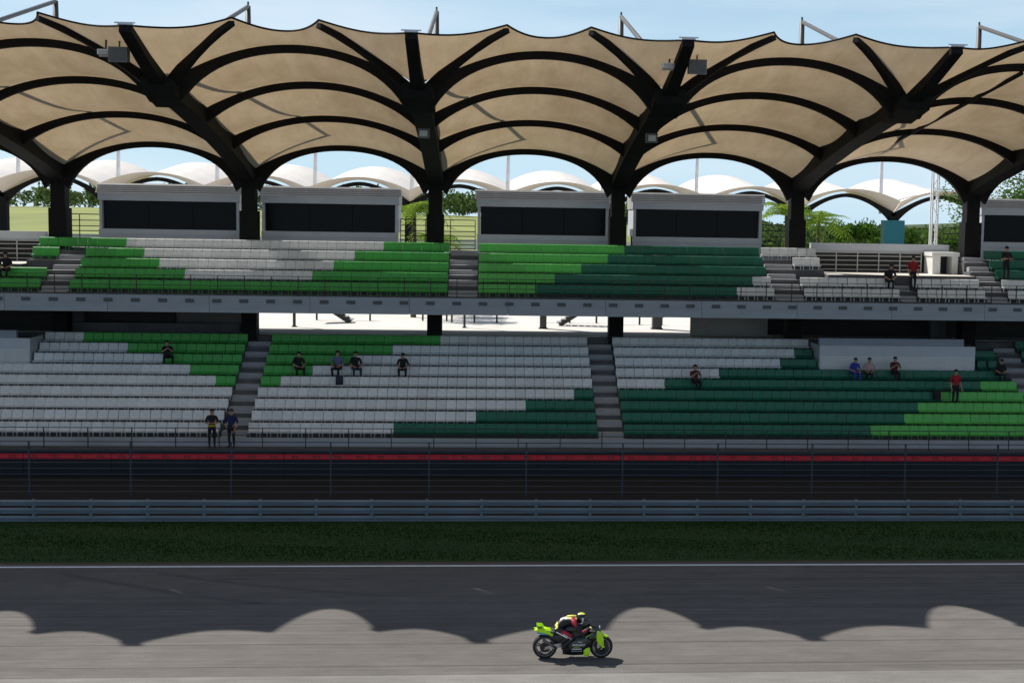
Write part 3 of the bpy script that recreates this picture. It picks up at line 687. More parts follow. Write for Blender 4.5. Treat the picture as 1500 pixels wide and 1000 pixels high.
for i in range(-1, 12):
    x = 37.9 - P * i; z0 = 12.0 + 0.05 * i
    lab = 'rear roof mast clad in teal panels, standing in the open view' if i == 0 else 'pale rear roof mast on dark column behind the front stand'
    o = empty('rear_mast', (x, rear_Y, 5.3), lab, 'mast', None if i == 0 else 'masts of the rear grandstand')
    MB().box(-0.4, 0.4, -0.4, 0.4, 0, z0 - 5.3).build('column', STEEL, o)
    MB().tube([(0, 4, z0 - 5.0), (0, 4.5, 16)], [0.2, 0.14], 8).build('mast', RMAST, o, True)
    if i == 0: MB().box(-0.95, 0.95, -0.6, 0.6, 2.5, 6.35).build('cladding', mat('teal', (0.008, 0.14, 0.17), 0.5, 0.1, 1), o)
# a pale lattice mast close behind the landing
lm = empty('lattice_mast', (26.75, 80, 5.3), 'white lattice mast rising behind the landing doorway', 'mast')
for sx in (-0.17, 0.17):
    for sy in (-0.17, 0.17): MB().box(sx - 0.035, sx + 0.035, sy - 0.035, sy + 0.035, 0, 10.2).build('leg', WHITEP, lm)
for i in range(16):
    s = 1 if i % 2 else -1
    MB().sweep([(-0.16 * s, -0.19, 0.4 + 0.6 * i), (0.16 * s, -0.19, 1.0 + 0.6 * i)], (0.04, 0.03)).build('lattice_bar', WHITEP, lm)

# ------------------------------------------------------------------ land behind, trees
def terr_z(x, y):
    t = max(0.0, min(1.0, (y - 118) / 60)); left = 1 / (1 + math.exp((x / max(y, 1) - 0.12) * 30))
    z = 5.2 + (2.9 * t + 5.2 * max(0, min(1, (y - 230) / 230))) * left
    return z + 0.25 * math.sin(x * 0.031) * math.sin(y * 0.02) - 0.004 * max(0, y - 700)
b = MB(); G = []
ys = [120.9, 130, 145, 165, 185, 210, 250, 300, 350, 400, 460, 540, 650, 800, 1000, 1300, 1800, 2600, 3800]
for y in ys: G.append([(x, y, terr_z(x, y)) for x in [-2600 + i * 80 for i in range(66)]])
b.grid(G, 66, len(ys))
tag(b.build('terrain', mat('meadow', (0.21, 0.235, 0.06), 0.95, 0.3, 0.03, bump=0.0), smooth=True, fix=False), kind='structure')
fw = empty('boundary_wall', (-45, 181, 7.6), 'long low white boundary wall below the grassy bank', 'wall')
wp = MB().box(0.02, 5.98, -0.15, 0.15, -0.4, 0.95).build('wall_panel', WHITEP, fw); wp.location = (-66, 0, 0)
for k in range(1, 22): inst(wp, 'wall_panel', fw, (-66 + 6 * k, 0, 0))

LEAF_T = leaf_mat('foliage', (0.025, 0.065, 0.012), (0.10, 0.19, 0.03))
LEAF_P = leaf_mat('palm_leaf', (0.10, 0.20, 0.02), (0.26, 0.36, 0.06))
LEAF_F = leaf_mat('forest_leaf', (0.035, 0.07, 0.025), (0.11, 0.16, 0.05))
BARK = mat('bark', (0.10, 0.075, 0.05), 0.9, 0.3, 4)
def crown(b, c, rx, rz, n, sz, clumps=14):
    cl = []
    for _ in range(clumps):
        a, e, r = rnd.uniform(0, 6.28), rnd.uniform(-0.6, 1.0), rnd.uniform(0.35, 0.85)
        cl.append((c[0] + math.cos(a) * rx * r, c[1] + math.sin(a) * rx * r, c[2] + e * rz * r, rnd.uniform(0.28, 0.5)))
    for _ in range(n):
        q = rnd.choice(cl); d = Vector((rnd.gauss(0, 1), rnd.gauss(0, 1), rnd.gauss(0, 1))).normalized() * rnd.random() ** 0.4 * q[3]
        p = Vector((q[0] + d.x * rx, q[1] + d.y * rx, q[2] + d.z * rz))
        u = Vector((rnd.gauss(0, 1), rnd.gauss(0, 1), rnd.gauss(0, 1))).normalized(); v = u.orthogonal().normalized()
        s = sz * rnd.uniform(0.6, 1.3)
        b.add([p - u * s, p + v * s * 0.5, p + u * s, p - v * s * 0.5], [(0, 1, 2, 3)])
def tree(x, y, h, rx, label, n=1500, sz=0.22, z=None):
    z = terr_z(x, y) if z is None else z
    o = empty('leafy_tree', (x, y, z), label, 'tree')
    tk = MB().tube([(0, 0, 0), (0.1, 0, h * 0.3), (0.0, 0.1, h * 0.62)], [0.22, 0.16, 0.08], 8)
    for a in range(5):
        t = a * 1.26; tk.tube([(0.05, 0, h * 0.35), (math.cos(t) * rx * 0.6, math.sin(t) * rx * 0.6, h * 0.72)], [0.09, 0.03], 5)
    tk.build('trunk', BARK, o, True)
    c = MB(); crown(c, (0, 0, h * 0.68), rx, h * 0.36, n, sz); c.build('crown', LEAF_T, o, fix=False)
def palm(x, y, h, label, n=22, L=2.6, z=5.3):
    o = empty('palm_tree', (x, y, z), label, 'palm')
    MB().tube([(0, 0, 0), (0.08, 0, h * 0.5), (0.02, 0.05, h)], [0.17, 0.13, 0.11], 8).build('trunk', BARK, o, True)
    b = MB()
    for i in range(n):
        a = i * 2.4 + rnd.uniform(-.2, .2); e = rnd.uniform(0.1, 1.2); pr = []
        for t in [j / 7 for j in range(8)]:
            r = L * t * math.cos(e * (1 - 0.3 * t)); zz = h + L * t * math.sin(e) - L * 0.75 * t * t * rnd.uniform(0.9, 1.1)
            pr.append(Vector((math.cos(a) * r, math.sin(a) * r, zz)))
        sd = Vector((-math.sin(a), math.cos(a), 0))
        for j in range(7):
            for s in (-1, 1):
                for q in (0.25, 0.75):
                    p = pr[j].lerp(pr[j + 1], q); ll = 0.55 * math.sin(math.pi * min(1, (j + q) / 7 * 0.9 + 0.1)) + 0.12
                    d = (pr[j + 1] - pr[j]).normalized()
                    tip = p + sd * s * ll + d * 0.25 - Vector((0, 0, 0.25 * ll))
                    b.add([p - d * 0.05, p + d * 0.06, tip], [(0, 1, 2)])
        b.tube(pr, [0.03 - 0.003 * j for j in range(8)], 4)
    b.build('crown', LEAF_P, o, fix=False)
palm(-4.1, 80.5, 6.1, 'bright green palm in the gap between two suites behind the pillar')
palm(-3.0, 83.0, 4.2, 'shorter palm behind the railing between two suites', 22, 2.4)
palm(17.6, 79.0, 6.3, 'bright green palm beside the suite with dark green seats in front', 24, 2.6)
palm(20.0, 81.0, 5.9, 'palm with drooping leaves between pillar and open tree view', 22, 2.4)
tree(33.5, 86, 10.5, 3.6, 'broad leafy tree behind the doorway suite', 5000, 0.13, 5.3)
tree(47, 170, 7.2, 3.4, 'rounded dark tree in the open view under the rear canopies', 1500, 0.3)
tree(58, 190, 6.0, 3.8, 'wide tree in the open view next to the teal-clad mast', 1500, 0.3)
tree(70, 200, 5.6, 4.2, 'wide low tree in the open view past the teal-clad mast', 1500, 0.3)
fb = MB()
for i in range(260):
    y = rnd.uniform(230, 700); x = y * rnd.uniform(0.13, 0.46); z = terr_z(x, y)
    crown(fb, (x, y, z + 2.6), 5.5, 3.4 * rnd.uniform(0.7, 1.25), 150, 0.75, 8)
for i in range(240):
    y = rnd.uniform(450, 640); x = y * rnd.uniform(-0.52, 0.14); z = terr_z(x, y)
    crown(fb, (x, y, z + 3.5), 6, 5.0 * rnd.uniform(0.8, 1.2), 110, 0.9, 8)
tag(fb.build('forest', LEAF_F, fix=False), 'distant dark green wood on the land behind the stands', 'wood', kind='stuff')
hb = MB(); G = [[], []]
for i in range(60):
    x = -2400 + i * 85; G[0].append((x, 2600, -20)); G[1].append((x, 2650, 20 + 7 * math.sin(i * 0.33) + 4 * math.sin(i * 0.61 + 1)))
G.append([(x, 3000, -20) for x, _, _ in G[0]])
hb.grid(G, 60, 3); tag(hb.build('hills', mat('hill_green', (0.07, 0.10, 0.05), 0.95, 0.3, 0.004), smooth=True, fix=False), kind='structure')

# ------------------------------------------------------------------ people
SKIN = mat('skin', (0.42, 0.25, 0.17), 0.6, 0.08, 5)
HAIR = mat('hair', (0.015, 0.012, 0.010), 0.7, 0.3, 20)
def cloth(name, c): return mat('cloth_' + name, c, 0.85, 0.2, 9)
def skinned(name, nodes, edges, root, parent, mats, lab):
    """nodes: {key: (pos, radius)}; edges: (a, b, material index); one continuous surface"""
    keys = list(nodes); me = bpy.data.meshes.new(name)
    me.from_pydata([nodes[k][0] for k in keys], [(keys.index(a), keys.index(b)) for a, b, _ in edges], []); me.update()
    o = bpy.data.objects.new(name, me); COL.objects.link(o)
    o.modifiers.new('skin', 'SKIN'); sv = me.skin_vertices[0].data
    for i, k in enumerate(keys):
        r = nodes[k][1]; sv[i].radius = (r, r) if not isinstance(r, tuple) else r
        sv[i].use_root = (k == root)
    s = o.modifiers.new('sub', 'SUBSURF'); s.levels = 2; s.render_levels = 2
    dg = bpy.context.evaluated_depsgraph_get(); ev = o.evaluated_get(dg); nm = bpy.data.meshes.new_from_object(ev)
    bpy.data.objects.remove(o); bpy.data.meshes.remove(me)
    for x in mats: nm.materials.append(x)
    segs = [(Vector(nodes[a][0]), Vector(nodes[b][0]), mi) for a, b, mi in edges]
    for p in nm.polygons:
        c = p.center; best = None
        for a, b, mi in segs:
            d = b - a; t = max(0, min(1, (c - a).dot(d) / max(d.length_squared, 1e-9))); q = (c - a - d * t).length
            if best is None or q < best[0]: best = (q, mi)
        p.material_index = best[1]; p.use_smooth = True
    ob = bpy.data.objects.new(name, nm); COL.objects.link(ob); ob.parent = parent; return ob
def hand(b, w, d, r=0.011):      # five fingers from the wrist w along d
    w, d = Vector(w), Vector(d).normalized(); s = d.cross(Vector((0, 0, 1)))
    s = s.normalized() if s.length > 0.1 else Vector((1, 0, 0)); dn = Vector((0, 0, -1))
    for q, L in ((-0.03, 0.075), (-0.01, 0.085), (0.01, 0.08), (0.03, 0.065)):
        p = w + d * 0.05 + s * q; b.tube([p, p + d * L * 0.55, p + d * L * 0.8 + dn * L * 0.45], [r, r * 0.9, r * 0.65], 5)
    p = w + d * 0.015 - s * 0.035; b.tube([p, p - s * 0.03 + d * 0.03, p - s * 0.03 + d * 0.065 + dn * 0.015], [r * 1.1, r, r * 0.7], 5)
STAND = dict(pelvis=((0, 0, .95), .135), belly=((0, 0, 1.08), .125), chest=((0, .01, 1.28), .15), neck=((0, .0, 1.47), .055), chin=((0, -.02, 1.555), .078), crown=((0, -.01, 1.65), .088))
def person(loc, pose, label, shirt, trousers, rz=0.0, hair=HAIR, arms='down', scale=1.0):
    lean, spread, tw = rnd.uniform(-0.10, 0.10), rnd.uniform(-0.05, 0.07), rnd.uniform(-0.05, 0.05)
    scale *= rnd.uniform(0.95, 1.04)
    o = empty('person', loc, label, 'person', None, rz); o.scale = (scale,) * 3
    N = dict(STAND); E = [('pelvis', 'belly', 1), ('belly', 'chest', 1), ('chest', 'neck', 1), ('neck', 'chin', 0), ('chin', 'crown', 0)]
    if pose == 'sit':
        off = {'pelvis': (0, .02, .50), 'belly': (0, .0, .62), 'chest': (0, -.05, .84), 'neck': (0, -.10, 1.03), 'chin': (0, -.14, 1.11), 'crown': (0, -.13, 1.205)}
        for k, p in off.items():
            h = (p[2] - .50) / .7; N[k] = ((p[0] + tw * h, p[1] - lean * h * 1.6, p[2] - abs(lean) * h * 0.4), N[k][1])
    cz = Vector(N['chest'][0])
    hands = []
    for s in (-1, 1):
        a = 'r' if s > 0 else 'l'
        if pose == 'stand':
            N['hip' + a] = ((s * .10, 0, .88), .095); N['knee' + a] = ((s * .11, -.02, .49), .062); N['ank' + a] = ((s * .11, .03, .09), .042); N['toe' + a] = ((s * .13, -.13, .04), .038)
            el_, wr = ((s * .27, .03 + tw * s, 1.10), (s * (.27 - abs(tw)), -.08 - tw * s * 2, .86)) if arms == 'down' else ((s * .28, -.06, 1.12), (s * .10, -.27, 1.14))
        else:
            N['hip' + a] = ((s * .10, -.04, .48), .095); N['knee' + a] = ((s * (.14 + spread), -.44, .50), .066); ft_ = .08 * s * (1 if lean > 0 else -1); N['ank' + a] = ((s * (.13 + spread), -.40 - ft_, .10), .042); N['toe' + a] = ((s * (.15 + spread), -.54 - ft_, .04), .038)
            el_, wr = ((s * .27 + tw, -.12 - lean, .66), (s * .14, -.36, .60)) if lean > -0.03 else ((s * .25 + tw, -.20 - lean, .72), (s * .06, -.33 - lean, .86))
        N['sho' + a] = ((s * .185, cz.y, cz.z + .10), .066); N['elb' + a] = (el_, .046); N['wri' + a] = (wr, .032)
        d = (Vector(wr) - Vector(el_)).normalized(); N['palm' + a] = (tuple(Vector(wr) + d * .06), .034)
        hands.append((Vector(wr) + d * .04, d))
        E += [('pelvis', 'hip' + a, 2), ('hip' + a, 'knee' + a, 2), ('knee' + a, 'ank' + a, 2), ('ank' + a, 'toe' + a, 3), ('chest', 'sho' + a, 1), ('sho' + a, 'elb' + a, 1), ('elb' + a, 'wri' + a, 0), ('wri' + a, 'palm' + a, 0)]
    skinned('body', N, E, 'pelvis', o, [SKIN, shirt, trousers, BLACK], label)
    for w, d in hands:
        hb_ = MB(); hand(hb_, w, d); hb_.build('hand', SKIN, o, True)
    c = Vector(N['crown'][0]); ch = Vector(N['chin'][0])
    f = MB(); hm = []
    for j in range(6):
        th = j / 5 * 1.75
        for i in range(14):
            ph = 2 * math.pi * i / 14; fr = 0.75 if math.sin(ph) < -0.3 else 1.0
            t2 = th * fr; hm.append((c.x + .103 * math.sin(t2) * math.cos(ph), c.y + .012 + .112 * math.sin(t2) * math.sin(ph), c.z - .012 + .108 * math.cos(t2)))
    f.grid([hm[j * 14:(j + 1) * 14] + [hm[j * 14]] for j in range(6)], 15, 6); f.build('hair', hair, o, True)
    ft = MB(); y = ch.y - .088
    ft.tube([(0, y + .01, c.z - .045), (0, y - .022, ch.z + .005), (0, y + .01, ch.z - .004)], [.008, .014, .008], 6)
    ft.build('nose', SKIN, o, True)
    ey = MB()
    for s in (-1, 1): ey.box(s * .032 - .013, s * .032 + .013, y - .004, y + .012, c.z - .052, c.z - .040)
    ey.build('eyes', BLACK, o); MB().box(-.024, .024, ch.y - .081, ch.y - .065, ch.z - .036, ch.z - .028).build('mouth', mat('lips', (0.25, 0.09, 0.08), 0.6), o)
    return o
DK = cloth('black', (0.012, 0.012, 0.016)); NV = cloth('navy', (0.012, 0.016, 0.06)); RD = cloth('red', (0.30, 0.012, 0.016)); GB = cloth('greyblue', (0.12, 0.13, 0.24))
BL = cloth('blue', (0.03, 0.05, 0.33)); PK = cloth('pink', (0.45, 0.30, 0.32)); JN = cloth('jeans', (0.02, 0.028, 0.05)); MR = cloth('maroon', (0.10, 0.018, 0.025)); YL = cloth('yellow', (0.55, 0.36, 0.02))
WALK_Z = 1.125
a = person((-11.55, 58.98, WALK_Z), 'stand', 'person in black with a yellow waist bag standing at the foot of the stairway', DK, DK, 0.2, arms='fold')
MB().ring((0, 0, 0), (0, 0, 1), 0.15, [(-.005, -.035), (.02, -.035), (.02, .035), (-.005, .035)], 20).build('waist_bag', YL, a).location = (0, 0, 1.0)
person((-10.72, 58.95, WALK_Z), 'stand', 'person in a navy blue shirt standing beside the one in black', NV, DK, -0.3)
def sitter(x, r, tier, label, sh, tr, rz=0):
    yb, zb = (LY(r), LF(r)) if tier == 'L' else (UY(r), UF(r))
    person((x, yb + 0.40, zb), 'sit', label, sh, tr, rz)
sitter(-14.75, 6, 'L', 'person in black seated where white seats turn green', DK, DK, 0.3)
sitter(-8.6, 5, 'L', 'person in black seated on the end of a short green run', DK, DK, 0.4)
sitter(-6.75, 5, 'L', 'person in a grey-blue top seated with a companion in black', GB, DK, -0.2)
sitter(-5.95, 5, 'L', 'person in black seated next to the one in grey-blue', DK, JN, 0.3)
sitter(-3.75, 5, 'L', 'person in black seated alone among white seats', DK, DK, 0)
sitter(9.95, 4, 'L', 'person in maroon seated where white seats meet dark green', MR, DK, 0.3)
sitter(18.55, 5, 'L', 'person in a pale pink top seated before the ribbed entrance block', PK, DK, -0.2)
sitter(17.8, 5, 'L', 'person in bright blue seated before the ribbed entrance block', BL, BL, 0.2)
sitter(19.8, 5, 'L', 'person in dark maroon seated before the ribbed entrance block', MR, DK, 0.1)
person((22.15, LY(3) + 0.12, LF(3)), 'stand', 'person in a red shirt standing among light green seats', RD, DK, 0.2)
sitter(25.0, 5, 'L', 'person in black seated at the end of the dark green row beside the stairway', DK, DK, 0)
person((20.35, UY(1) + 0.12, UF(1)), 'stand', 'person in a red shirt standing on the upper landing steps', RD, DK, 0.1)
sitter(19.25, 1, 'U', 'person in black seated on white upper seats below the landing', DK, DK, 0)
sitter(-21.6, 1, 'U', 'person in black seated on green upper seats by the landing', DK, DK, 0)
person((25.2, UY(2) + 0.1, UF(2)), 'stand', 'person in black standing in the dark green upper seats', DK, DK, 0.1, arms='fold')
def bag(loc, label, m_):
    o = empty('backpack', loc, label, 'bag')
    b = MB(); b.prism([(-.12, 0), (.12, 0), (.13, .25), (.06, .42), (-.06, .42), (-.13, .22)], -.16, .16); b.build('sack', m_, o)
    MB().prism([(-.17, .03), (-.125, .02), (-.125, .22), (-.16, .2)], -.12, .12).build('pocket', m_, o)
    MB().tube([(-.08, .13, .36), (-.09, .17, .2), (-.08, .13, .06)], .015, 5).build('strap', m_, o); MB().tube([(.08, .13, .36), (.09, .17, .2), (.08, .13, .06)], .015, 5).build('strap', m_, o)
bag((21.35, LY(3) + 0.38, LF(3) + 0.24), 'black backpack on a seat beside the standing person in red', DK)
bag((-6.6, LY(4) + 0.38, LF(4) + 0.24), 'dark backpack on a white seat below the person in grey-blue', JN)

# ------------------------------------------------------------------ motorcycle
BX, BY = 1.63, 33.75
bike = empty('racing_motorcycle', (BX, BY, 0.0), 'black and fluorescent lime racing motorcycle speeding along the sunlit track', 'motorcycle')
LIME = mat('fluo_lime', (0.50, 0.86, 0.01), 0.35, 0.06, 3, coat=0.3)
GLOSS = mat('black_fairing', (0.010, 0.011, 0.013), 0.25, 0.2, 4, coat=0.5)
RUBBER = mat('tyre_rubber', (0.016, 0.016, 0.017), 0.75, 0.2, 10)
RIM = mat('rim_dark', (0.035, 0.035, 0.038), 0.35, 0.1, 5, metal=0.6)
RIML = mat('rim_line', (0.55, 0.55, 0.52), 0.4, 0.1, 5)
ALU = mat('alloy', (0.42, 0.42, 0.43), 0.35, 0.15, 6, metal=0.8)
CARB = mat('carbon', (0.03, 0.03, 0.032), 0.4, 0.3, 30)
SKYB = mat('sky_blue_print', (0.10, 0.40, 0.62), 0.4)
WPRINT = mat('white_print', (0.75, 0.75, 0.75), 0.5)
REDL = mat('red_leather', (0.33, 0.012, 0.03), 0.5, 0.15, 8)
GOLD = mat('gold_fork', (0.55, 0.36, 0.08), 0.35, 0.1, 5, metal=0.7)
def wheel(x, r, w, name):
    o = empty('tmp', (0, 0, 0), 'x', 'x'); 
    del o['label']; del o['category']; o.name = name; o.parent = bike; o.location = (x, 0, r)
    hw = w / 2
    MB().ring((0, 0, 0), (0, 1, 0), r, [(-0.09, -hw * .8), (-0.055, -hw), (-0.02, -hw * .85), (-0.004, -hw * .45), (0, 0), (-0.004, hw * .45), (-0.02, hw * .85), (-0.055, hw), (-0.09, hw * .8)], 40).build('tyre', RUBBER, o, True)
    b = MB().ring((0, 0, 0), (0, 1, 0), r - 0.085, [(0, -hw * .8), (0.012, -hw * .82), (0.012, hw * .82), (0, hw * .8), (-0.02, hw * .55), (-0.02, -hw * .55)], 40)
    for k in range(5):
        a = k * 2 * math.pi / 5 + 0.4; c, s = math.cos(a), math.sin(a)
        for dd in (-0.13, 0.13):
            b.sweep([(0.03 * math.cos(a + dd * 3), 0, 0.03 * math.sin(a + dd * 3)), ((r - 0.095) * math.cos(a + dd), 0, (r - 0.095) * math.sin(a + dd))], (0.022, 0.035), (-s, 0, c))
    b.tube([(0, -hw * .8, 0), (0, hw * .8, 0)], 0.045, 12); b.build('rim', RIM, o)
    MB().ring((0, -hw * .84, 0), (0, 1, 0), r - 0.086, [(0, -.002), (.012, -.002), (.012, .002), (0, .002)], 40).build('rim_stripe', RIML, o)
    for s in ((-1, 1) if name == 'front_wheel' else (-1,)):
        MB().ring((0, s * hw * 1.02, 0), (0, 1, 0), r * (0.60 if name == 'front_wheel' else 0.42), [(-.075, -.003), (0, -.003), (0, .003), (-.055, .003)], 30).build('brake_disc', CARB, o)
    return o
wheel(0.0, 0.312, 0.19, 'rear_wheel'); wheel(1.43, 0.298, 0.125, 'front_wheel')
def loft(secs, seg=16):      # sections: (x, zc, half width, half height, squareness) or with y offset; closed surface along x
    b = MB(); P_ = []
    for x, zc, hw, hh, p in secs:
        row = []
        for k in range(seg):
            a = 2 * math.pi * k / seg; c, s = math.cos(a), math.sin(a)
            row.append((x, hw * math.copysign(abs(c) ** p, c), zc + hh * math.copysign(abs(s) ** p, s)))
        P_.append(row)
    vs_ = [q for row in P_ for q in row]; n = len(P_); fs = []
    for i in range(n - 1):
        for k in range(seg): fs.append((i * seg + k, i * seg + (k + 1) % seg, (i + 1) * seg + (k + 1) % seg, (i + 1) * seg + k))
    fs += [tuple(range(seg)), tuple(range((n - 1) * seg, n * seg))]
    b.add(vs_, fs); return b
# main fairing and belly
loft([(0.50, .30, .15, .16, .7), (0.62, .34, .21, .22, .6), (0.85, .38, .235, .27, .6), (1.02, .42, .225, .26, .65), (1.13, .50, .19, .20, .7), (1.18, .56, .14, .13, .8)]).build('fairing', GLOSS, bike, True)
loft([(0.98, .78, .17, .08, .7), (1.12, .78, .19, .11, .7), (1.26, .77, .155, .10, .75), (1.36, .745, .09, .075, .8), (1.43, .72, .03, .03, .9)]).build('nose_cone', GLOSS, bike, True)
loft([(0.45, .17, .10, .06, .7), (0.7, .165, .15, .075, .7), (0.95, .18, .15, .08, .7), (1.08, .21, .10, .07, .8)]).build('belly_pan', GLOSS, bike, True)
for s in (-1, 1):
    loft([(0.97, .20, .012, .07, .9), (1.02, .21, .02, .10, .8), (1.09, .23, .02, .11, .8), (1.13, .25, .012, .07, .9)]).build('lime_duct', LIME, bike, True).location = (0, s * 0.225, 0)
    MB().sweep([(1.25, s * .16, .74), (1.22, s * .30, .70), (1.17, s * .30, .58), (1.15, s * .21, .53)], (0.10, 0.012), (1, 0, 0)).build('side_wing', GLOSS, bike)
def wing(s):
    b = MB(); P8 = []
    for d in (-.006, .006): P8 += [(-.20, s * .095 + d, .75), (.02, s * .095 + d, .75), (-.07, s * .115 + d, .875), (-.215, s * .115 + d, .885)]
    b.add(P8, [(0, 1, 2, 3), (7, 6, 5, 4), (0, 4, 5, 1), (1, 5, 6, 2), (2, 6, 7, 3), (3, 7, 4, 0)]); b.build('tail_wing', LIME, bike)
# windscreen, tank, seat, tail
ws = MB(); G = []
for i in range(7):
    t = i / 6; row = []
    for j in range(9):
        a = -1 + j / 4; row.append((1.30 - 0.24 * t - 0.05 * a * a, a * (0.15 - 0.03 * t), 0.83 + 0.19 * math.sin(t * 1.5) - 0.06 * a * a))
    G.append(row)
ws.grid(G, 9, 7); ws.build('windscreen', mat('smoked_screen', (0.05, 0.055, 0.06), 0.15, spec=0.7), bike, True)
loft([(0.42, .72, .08, .06, .8), (0.55, .75, .15, .11, .7), (0.75, .78, .17, .13, .7), (0.93, .77, .15, .10, .7), (1.0, .75, .09, .06, .8)]).build('fuel_tank', GLOSS, bike, True)
loft([(0.05, .70, .09, .04, .7), (0.25, .685, .13, .035, .6), (0.45, .69, .12, .04, .6)]).build('seat', CARB, bike, True)
loft([(-0.26, .745, .02, .015, .9), (-0.2, .74, .09, .045, .7), (-0.05, .735, .125, .075, .65), (0.08, .70, .12, .085, .65), (0.18, .64, .10, .075, .7), (0.24, .56, .06, .04, .8)]).build('tail_unit', LIME, bike, True)
loft([(-0.20, .67, .05, .02, .8), (-0.08, .655, .105, .03, .7), (0.06, .65, .11, .03, .7)]).build('tail_underside', SKYB, bike, True)
for s in (-1, 1):
    wing(s)
    MB().sweep([(-0.28, s * .10, .755), (-0.02, s * .10, .765), (0.14, s * .10, .745)], (0.05, 0.014), (0, 1, 0)).build('tail_spoiler', LIME, bike)
loft([(0.06, .58, .07, .05, .7), (0.2, .55, .10, .09, .65), (0.4, .55, .13, .13, .6), (0.6, .58, .15, .14, .6)]).build('subframe_cover', CARB, bike, True)
# frame, engine, swingarm, suspension
loft([(0.40, .42, .10, .12, .6), (0.6, .45, .14, .16, .6), (0.8, .48, .14, .15, .6)]).build('engine', CARB, bike, True)
for s in (-1, 1):
    MB().sweep([(0.0, s * .13, .31), (0.25, s * .14, .36), (0.45, s * .12, .38)], [(0.04, 0.06), (0.05, 0.11), (0.05, 0.10)], (0, 1, 0)).build('swingarm', CARB if s > 0 else ALU, bike)
    MB().sweep([(0.42, s * .13, .40), (0.6, s * .16, .62), (1.05, s * .12, .74)], [(0.04, 0.14), (0.04, 0.13), (0.04, 0.12)], (0, 1, 0)).build('frame_spar', CARB, bike)
    MB().tube([(1.425, s * .10, .30), (1.25, s * .10, .78)], [0.027, 0.03], 10).build('fork_leg', GOLD, bike, True)
    MB().box(1.32, 1.40, s * .085 - .025, s * .085 + .025, .30, .43).build('brake_caliper', ALU, bike)
    MB().tube([(1.16, s * .10, .86), (1.10, s * .30, .83)], 0.014, 8).build('handlebar', CARB, bike)
    MB().tube([(1.14, s * .20, .85), (1.10, s * .32, .83)], 0.02, 8).build('grip', RUBBER, bike)
    MB().tube([(0.46, s * .12, .36), (0.46, s * .24, .355)], 0.014, 8).build('foot_peg', ALU, bike)
MB().tube([(0.30, -.15, .30), (0.12, -.17, .42), (-0.06, -.16, .52)], [0.03, 0.036, 0.04], 12).build('exhaust', mat('burnt_steel', (0.16, 0.14, 0.13), 0.35, 0.3, 8, metal=0.7), bike, True)
MB().tube([(0.2, .1, .66), (-0.1, .09, .64), (-0.18, .09, .645)], [0.03, 0.04, 0.042], 12).build('upper_exhaust', CARB, bike, True)
# front mudguard hugging the tyre
G = []
for i in range(13):
    a = R(62 + i * 6.0); rr = 0.325; row = []
    for j in range(7):
        q = -1 + j / 3; row.append((1.43 + math.cos(a) * (rr - .03 * q * q), q * .075, .298 + math.sin(a) * (rr - .045 * q * q)))
    G.append(row)
mg = MB(); mg.grid(G, 7, 13); mg.build('front_mudguard', LIME, bike, True)
for s in (-1, 1):
    MB().sweep([(1.33, s * .13, .74), (1.36, s * .15, .64), (1.39, s * .15, .52), (1.42, s * .14, .42), (1.47, s * .12, .30)], [(.014, .05), (.014, .13), (.014, .19), (.014, .13), (.014, .04)], (0, 1, 0)).build('fork_guard', LIME, bike)
MB().prism([(-.09, .745), (.09, .745), (.07, .82), (-.07, .82)], 1.385, 1.392).build('number_plate', mat('plate_white', (0.62, 0.66, 0.85), 0.4), bike)
# lettering and small sponsor bars on the flank (right-hand side, seen from the pits)
def text(s, x, z, size, name='lettering', y=-0.246, m_=WPRINT):
    cu = bpy.data.curves.new('t', 'FONT'); cu.body = s; cu.size = size; cu.extrude = 0.001; cu.shear = 0.25; cu.offset = 0.0015
    t = bpy.data.objects.new('t', cu); COL.objects.link(t)
    dg = bpy.context.evaluated_depsgraph_get(); nm = bpy.data.meshes.new_from_object(t.evaluated_get(dg)); bpy.data.objects.remove(t)
    nm.materials.append(m_); o = bpy.data.objects.new(name, nm); COL.objects.link(o); o.parent = bike; o.location = (x, y, z); o.rotation_euler = (math.pi / 2, 0, 0); return o
text('ENDURO', 0.68, 0.385, 0.075)
for x, z, w, h, m_ in ((0.82, .48, .12, .016, WPRINT), (0.67, .29, .25, .032, WPRINT), (0.72, .345, .15, .012, LIME), (0.66, .245, .27, .010, WPRINT)):
    n = max(3, int(w / 0.022)); b = MB()
    for i in range(n):
        b.box(x + w * i / n, x + w * (i + 0.72) / n, -.250, -.247, z, z + h * (0.8 + 0.2 * (i % 3)))
    b.build('sponsor_mark', m_, bike)

for s in (-1, 1):     # dark print on the tail wings, pale print on tank and nose flanks
    b = MB()
    for i in range(4): b.box(-.19 + .028 * i, -.172 + .028 * i, s * .117 - .002, s * .117 + .002, .805 - .002 * i, .845)
    b.build('sponsor_mark', BLACK, bike).location = (0, s * .006, 0)
    b = MB()
    for i in range(5): b.box(1.12 + .03 * i, 1.142 + .03 * i, s * .197 - .002, s * .197 + .002, .745, .768 + .004 * (i % 2))
    b.build('sponsor_mark', WPRINT, bike)
    MB().sweep([(1.02, s * .232, .60), (1.10, s * .205, .64), (1.17, s * .16, .66)], (.004, .018), (0, 1, 0)).build('pinstripe', LIME, bike)
